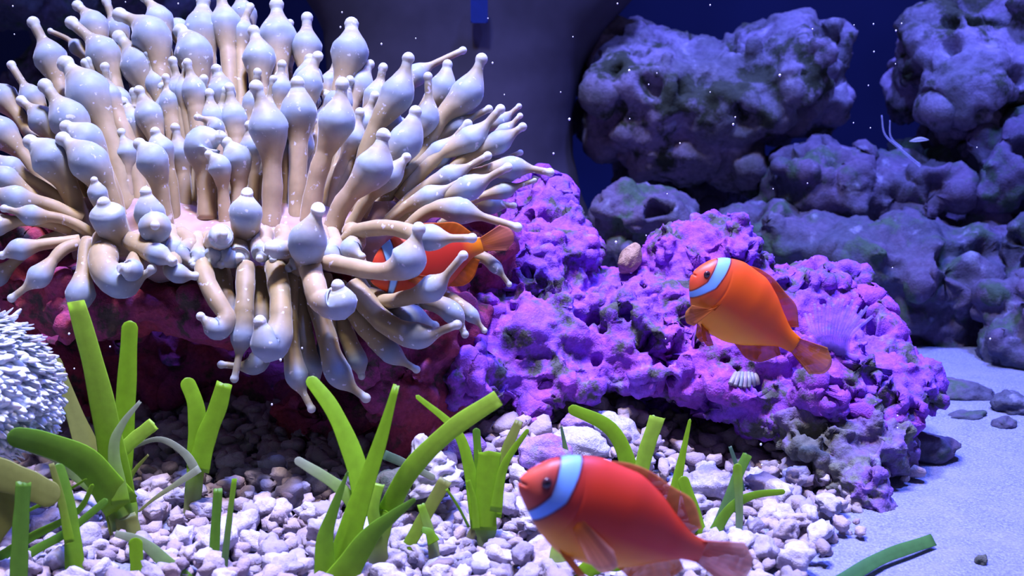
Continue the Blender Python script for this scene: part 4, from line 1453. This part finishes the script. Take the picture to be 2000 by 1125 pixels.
shell = mesh_obj('snail_shell', vs, fs, M_PLAIN, cols=cols, origin=np.array(sroot_c))
tag(shell, 'pointed ridged grey-white snail shell behind the big green plant', 'shell')

# ------------------------------------------------------------------ small creatures on and before the rocks
df = hit(main_rock, 1660, 700, 62.6)
fan = empty('fan_polyp', P(1650, 690, df))
tag(fan, 'translucent violet fan of fine tentacles behind the hovering orange fish', 'polyp')
FO = np.array(fan.location)


def tube_part(name, pts, r0, r1, mat, parent, org, col, ns=8, m=18, swell=0):
    dense, u, kn, L = catmull([P(*p_) for p_ in pts], 0)
    t = np.linspace(0, 1, m)
    k = pts[0][2] / FPX * CM
    vs_, fs_ = sweep(resample(dense, u, t), (r0 + (r1 - r0) * t + swell * np.sin(t * math.pi)) * k, ns)
    return mesh_obj(name, vs_ - org, fs_, mat, parent, cols=np.tile(col, (len(vs_), 1)))


VIO = (0.55, 0.36, 0.85)
for i in range(15):
    f = i / 14
    tx, ty = 1572 + 132 * f, 612 - 26 * math.sin(f * 3.14) + 8 * math.sin(i * 2.3)
    tube_part('tentacle', [(1640 + 26 * (f - .5), 690, df - .2), (1625 + 70 * (f - .5), 655, df - .8), (tx, ty, df - .6 - .6 * math.sin(f * 3.1))], 6, 3, M_GHOST, fan, FO, VIO)
tube_part('stalk', [(1690, 705, df + .1), (1650, 694, df - .1), (1605, 678, df - .5), (1580, 660, df - .8)], 8, 4, M_GHOST, fan, FO, VIO)

wis = empty('drifting_filament', P(1780, 290, 80))
tag(wis, 'thin pale blue translucent filament drifting before the dark right-hand rocks', 'filament')
WO = np.array(wis.location)
BLU = (0.55, 0.6, 0.95)
tube_part('strand', [(1722, 225, 80), (1728, 262, 80), (1755, 288, 80), (1798, 324, 80)], 1.5, 3, M_GHOST, wis, WO, BLU)
tube_part('strand', [(1738, 235, 80), (1740, 268, 80), (1762, 290, 80)], 1.2, 2.5, M_GHOST, wis, WO, BLU)
tube_part('gleaming_bead', [(1776, 276, 79.5), (1797, 272, 79.5), (1814, 273, 79.5)], 0.6, 0.6, M_GHOST, wis, WO, (0.9, 0.95, 1), swell=4)

dt = hit(main_rock, 1455, 738, 62)
tuft = empty('white_tuft', P(1455, 738, dt))
tag(tuft, 'small white ribbed tuft growing on the front of the purple rock', 'coral')
TO = np.array(tuft.location)
for i in range(7):
    db = hit(main_rock, 1438 + i * 6, 730, dt) + 0.1
    de = min(hit(main_rock, 1426 + i * 9, 752, dt), db) - 0.15
    tube_part('rib', [(1438 + i * 6, 728, db), (1432 + i * 7.5, 740, (db + de) / 2 - .1), (1426 + i * 9, 750 + 8 * math.sin(i * .5), de)], 4, 5, M_PLAIN, tuft, TO, (0.30 - .03 * (i % 3), 0.27 - .03 * (i % 2), 0.25), swell=1.5)

# ------------------------------------------------------------------ drifting specks and bubbles
bm = bmesh.new()
bmesh.ops.create_icosphere(bm, subdivisions=2, radius=1)
bub = bpy.data.meshes.new('water_speck')
bm.to_mesh(bub); bm.free()
bub.polygons.foreach_set('use_smooth', [True] * len(bub.polygons))
bub.materials.append(M_BUBBLE)
SPECKS = [(1229, 138, 4), (1283, 143, 2), (1267, 165, 2), (1523, 147, 4), (1436, 229, 2.5), (1432, 243, 3.5), (1112, 233, 4), (1328, 280, 2.5), (1081, 300, 3), (1387, 10, 2.5),
          (1587, 57, 2.5), (1668, 49, 2), (1706, 47, 2.5), (1761, 46, 2.5), (1750, 60, 3), (1707, 101, 2.5), (1749, 125, 2), (1696, 167, 2), (1667, 240, 2), (1303, 379, 2), (1577, 358, 2),
          (1510, 369, 2), (1262, 460, 2), (1203, 473, 4), (953, 36, 2), (962, 123, 3), (745, 86, 3), (668, 24, 2.5), (665, 53, 3), (812, 75, 2), (25, 12, 2.5), (28, 67, 2), (245, 4, 2),
          (348, 7, 2.5), (467, 16, 3), (135, 652, 3.5), (215, 677, 2.5), (145, 720, 2.5), (548, 703, 4), (531, 790, 3), (1486, 868, 3.5), (1488, 908, 3), (1753, 812, 2.5), (1753, 836, 2.5),
          (1934, 662, 3), (1743, 523, 2), (1908, 288, 2), (1206, 7, 2.5), (1119, 72, 2), (1095, 180, 2), (1387, 180, 2), (590, 680, 3), (1300, 662, 2), (1700, 250, 2), (1230, 232, 2), (985, 185, 2)]
for (x, y, r) in SPECKS:
    d = RNG.uniform(54, 58) if y > 600 else RNG.uniform(58, 74)
    if x < 700 and y < 120:
        d = 62
    o = bpy.data.objects.new('water_speck', bub)
    COL.objects.link(o)
    o.location = P(x, y, d)
    s = r * 0.62 * d / FPX * CM
    o.scale = (s, s, s * 1.25)
    tag(o, 'tiny bright white speck drifting in the open water', 'speck', 'white specks drifting in the water')
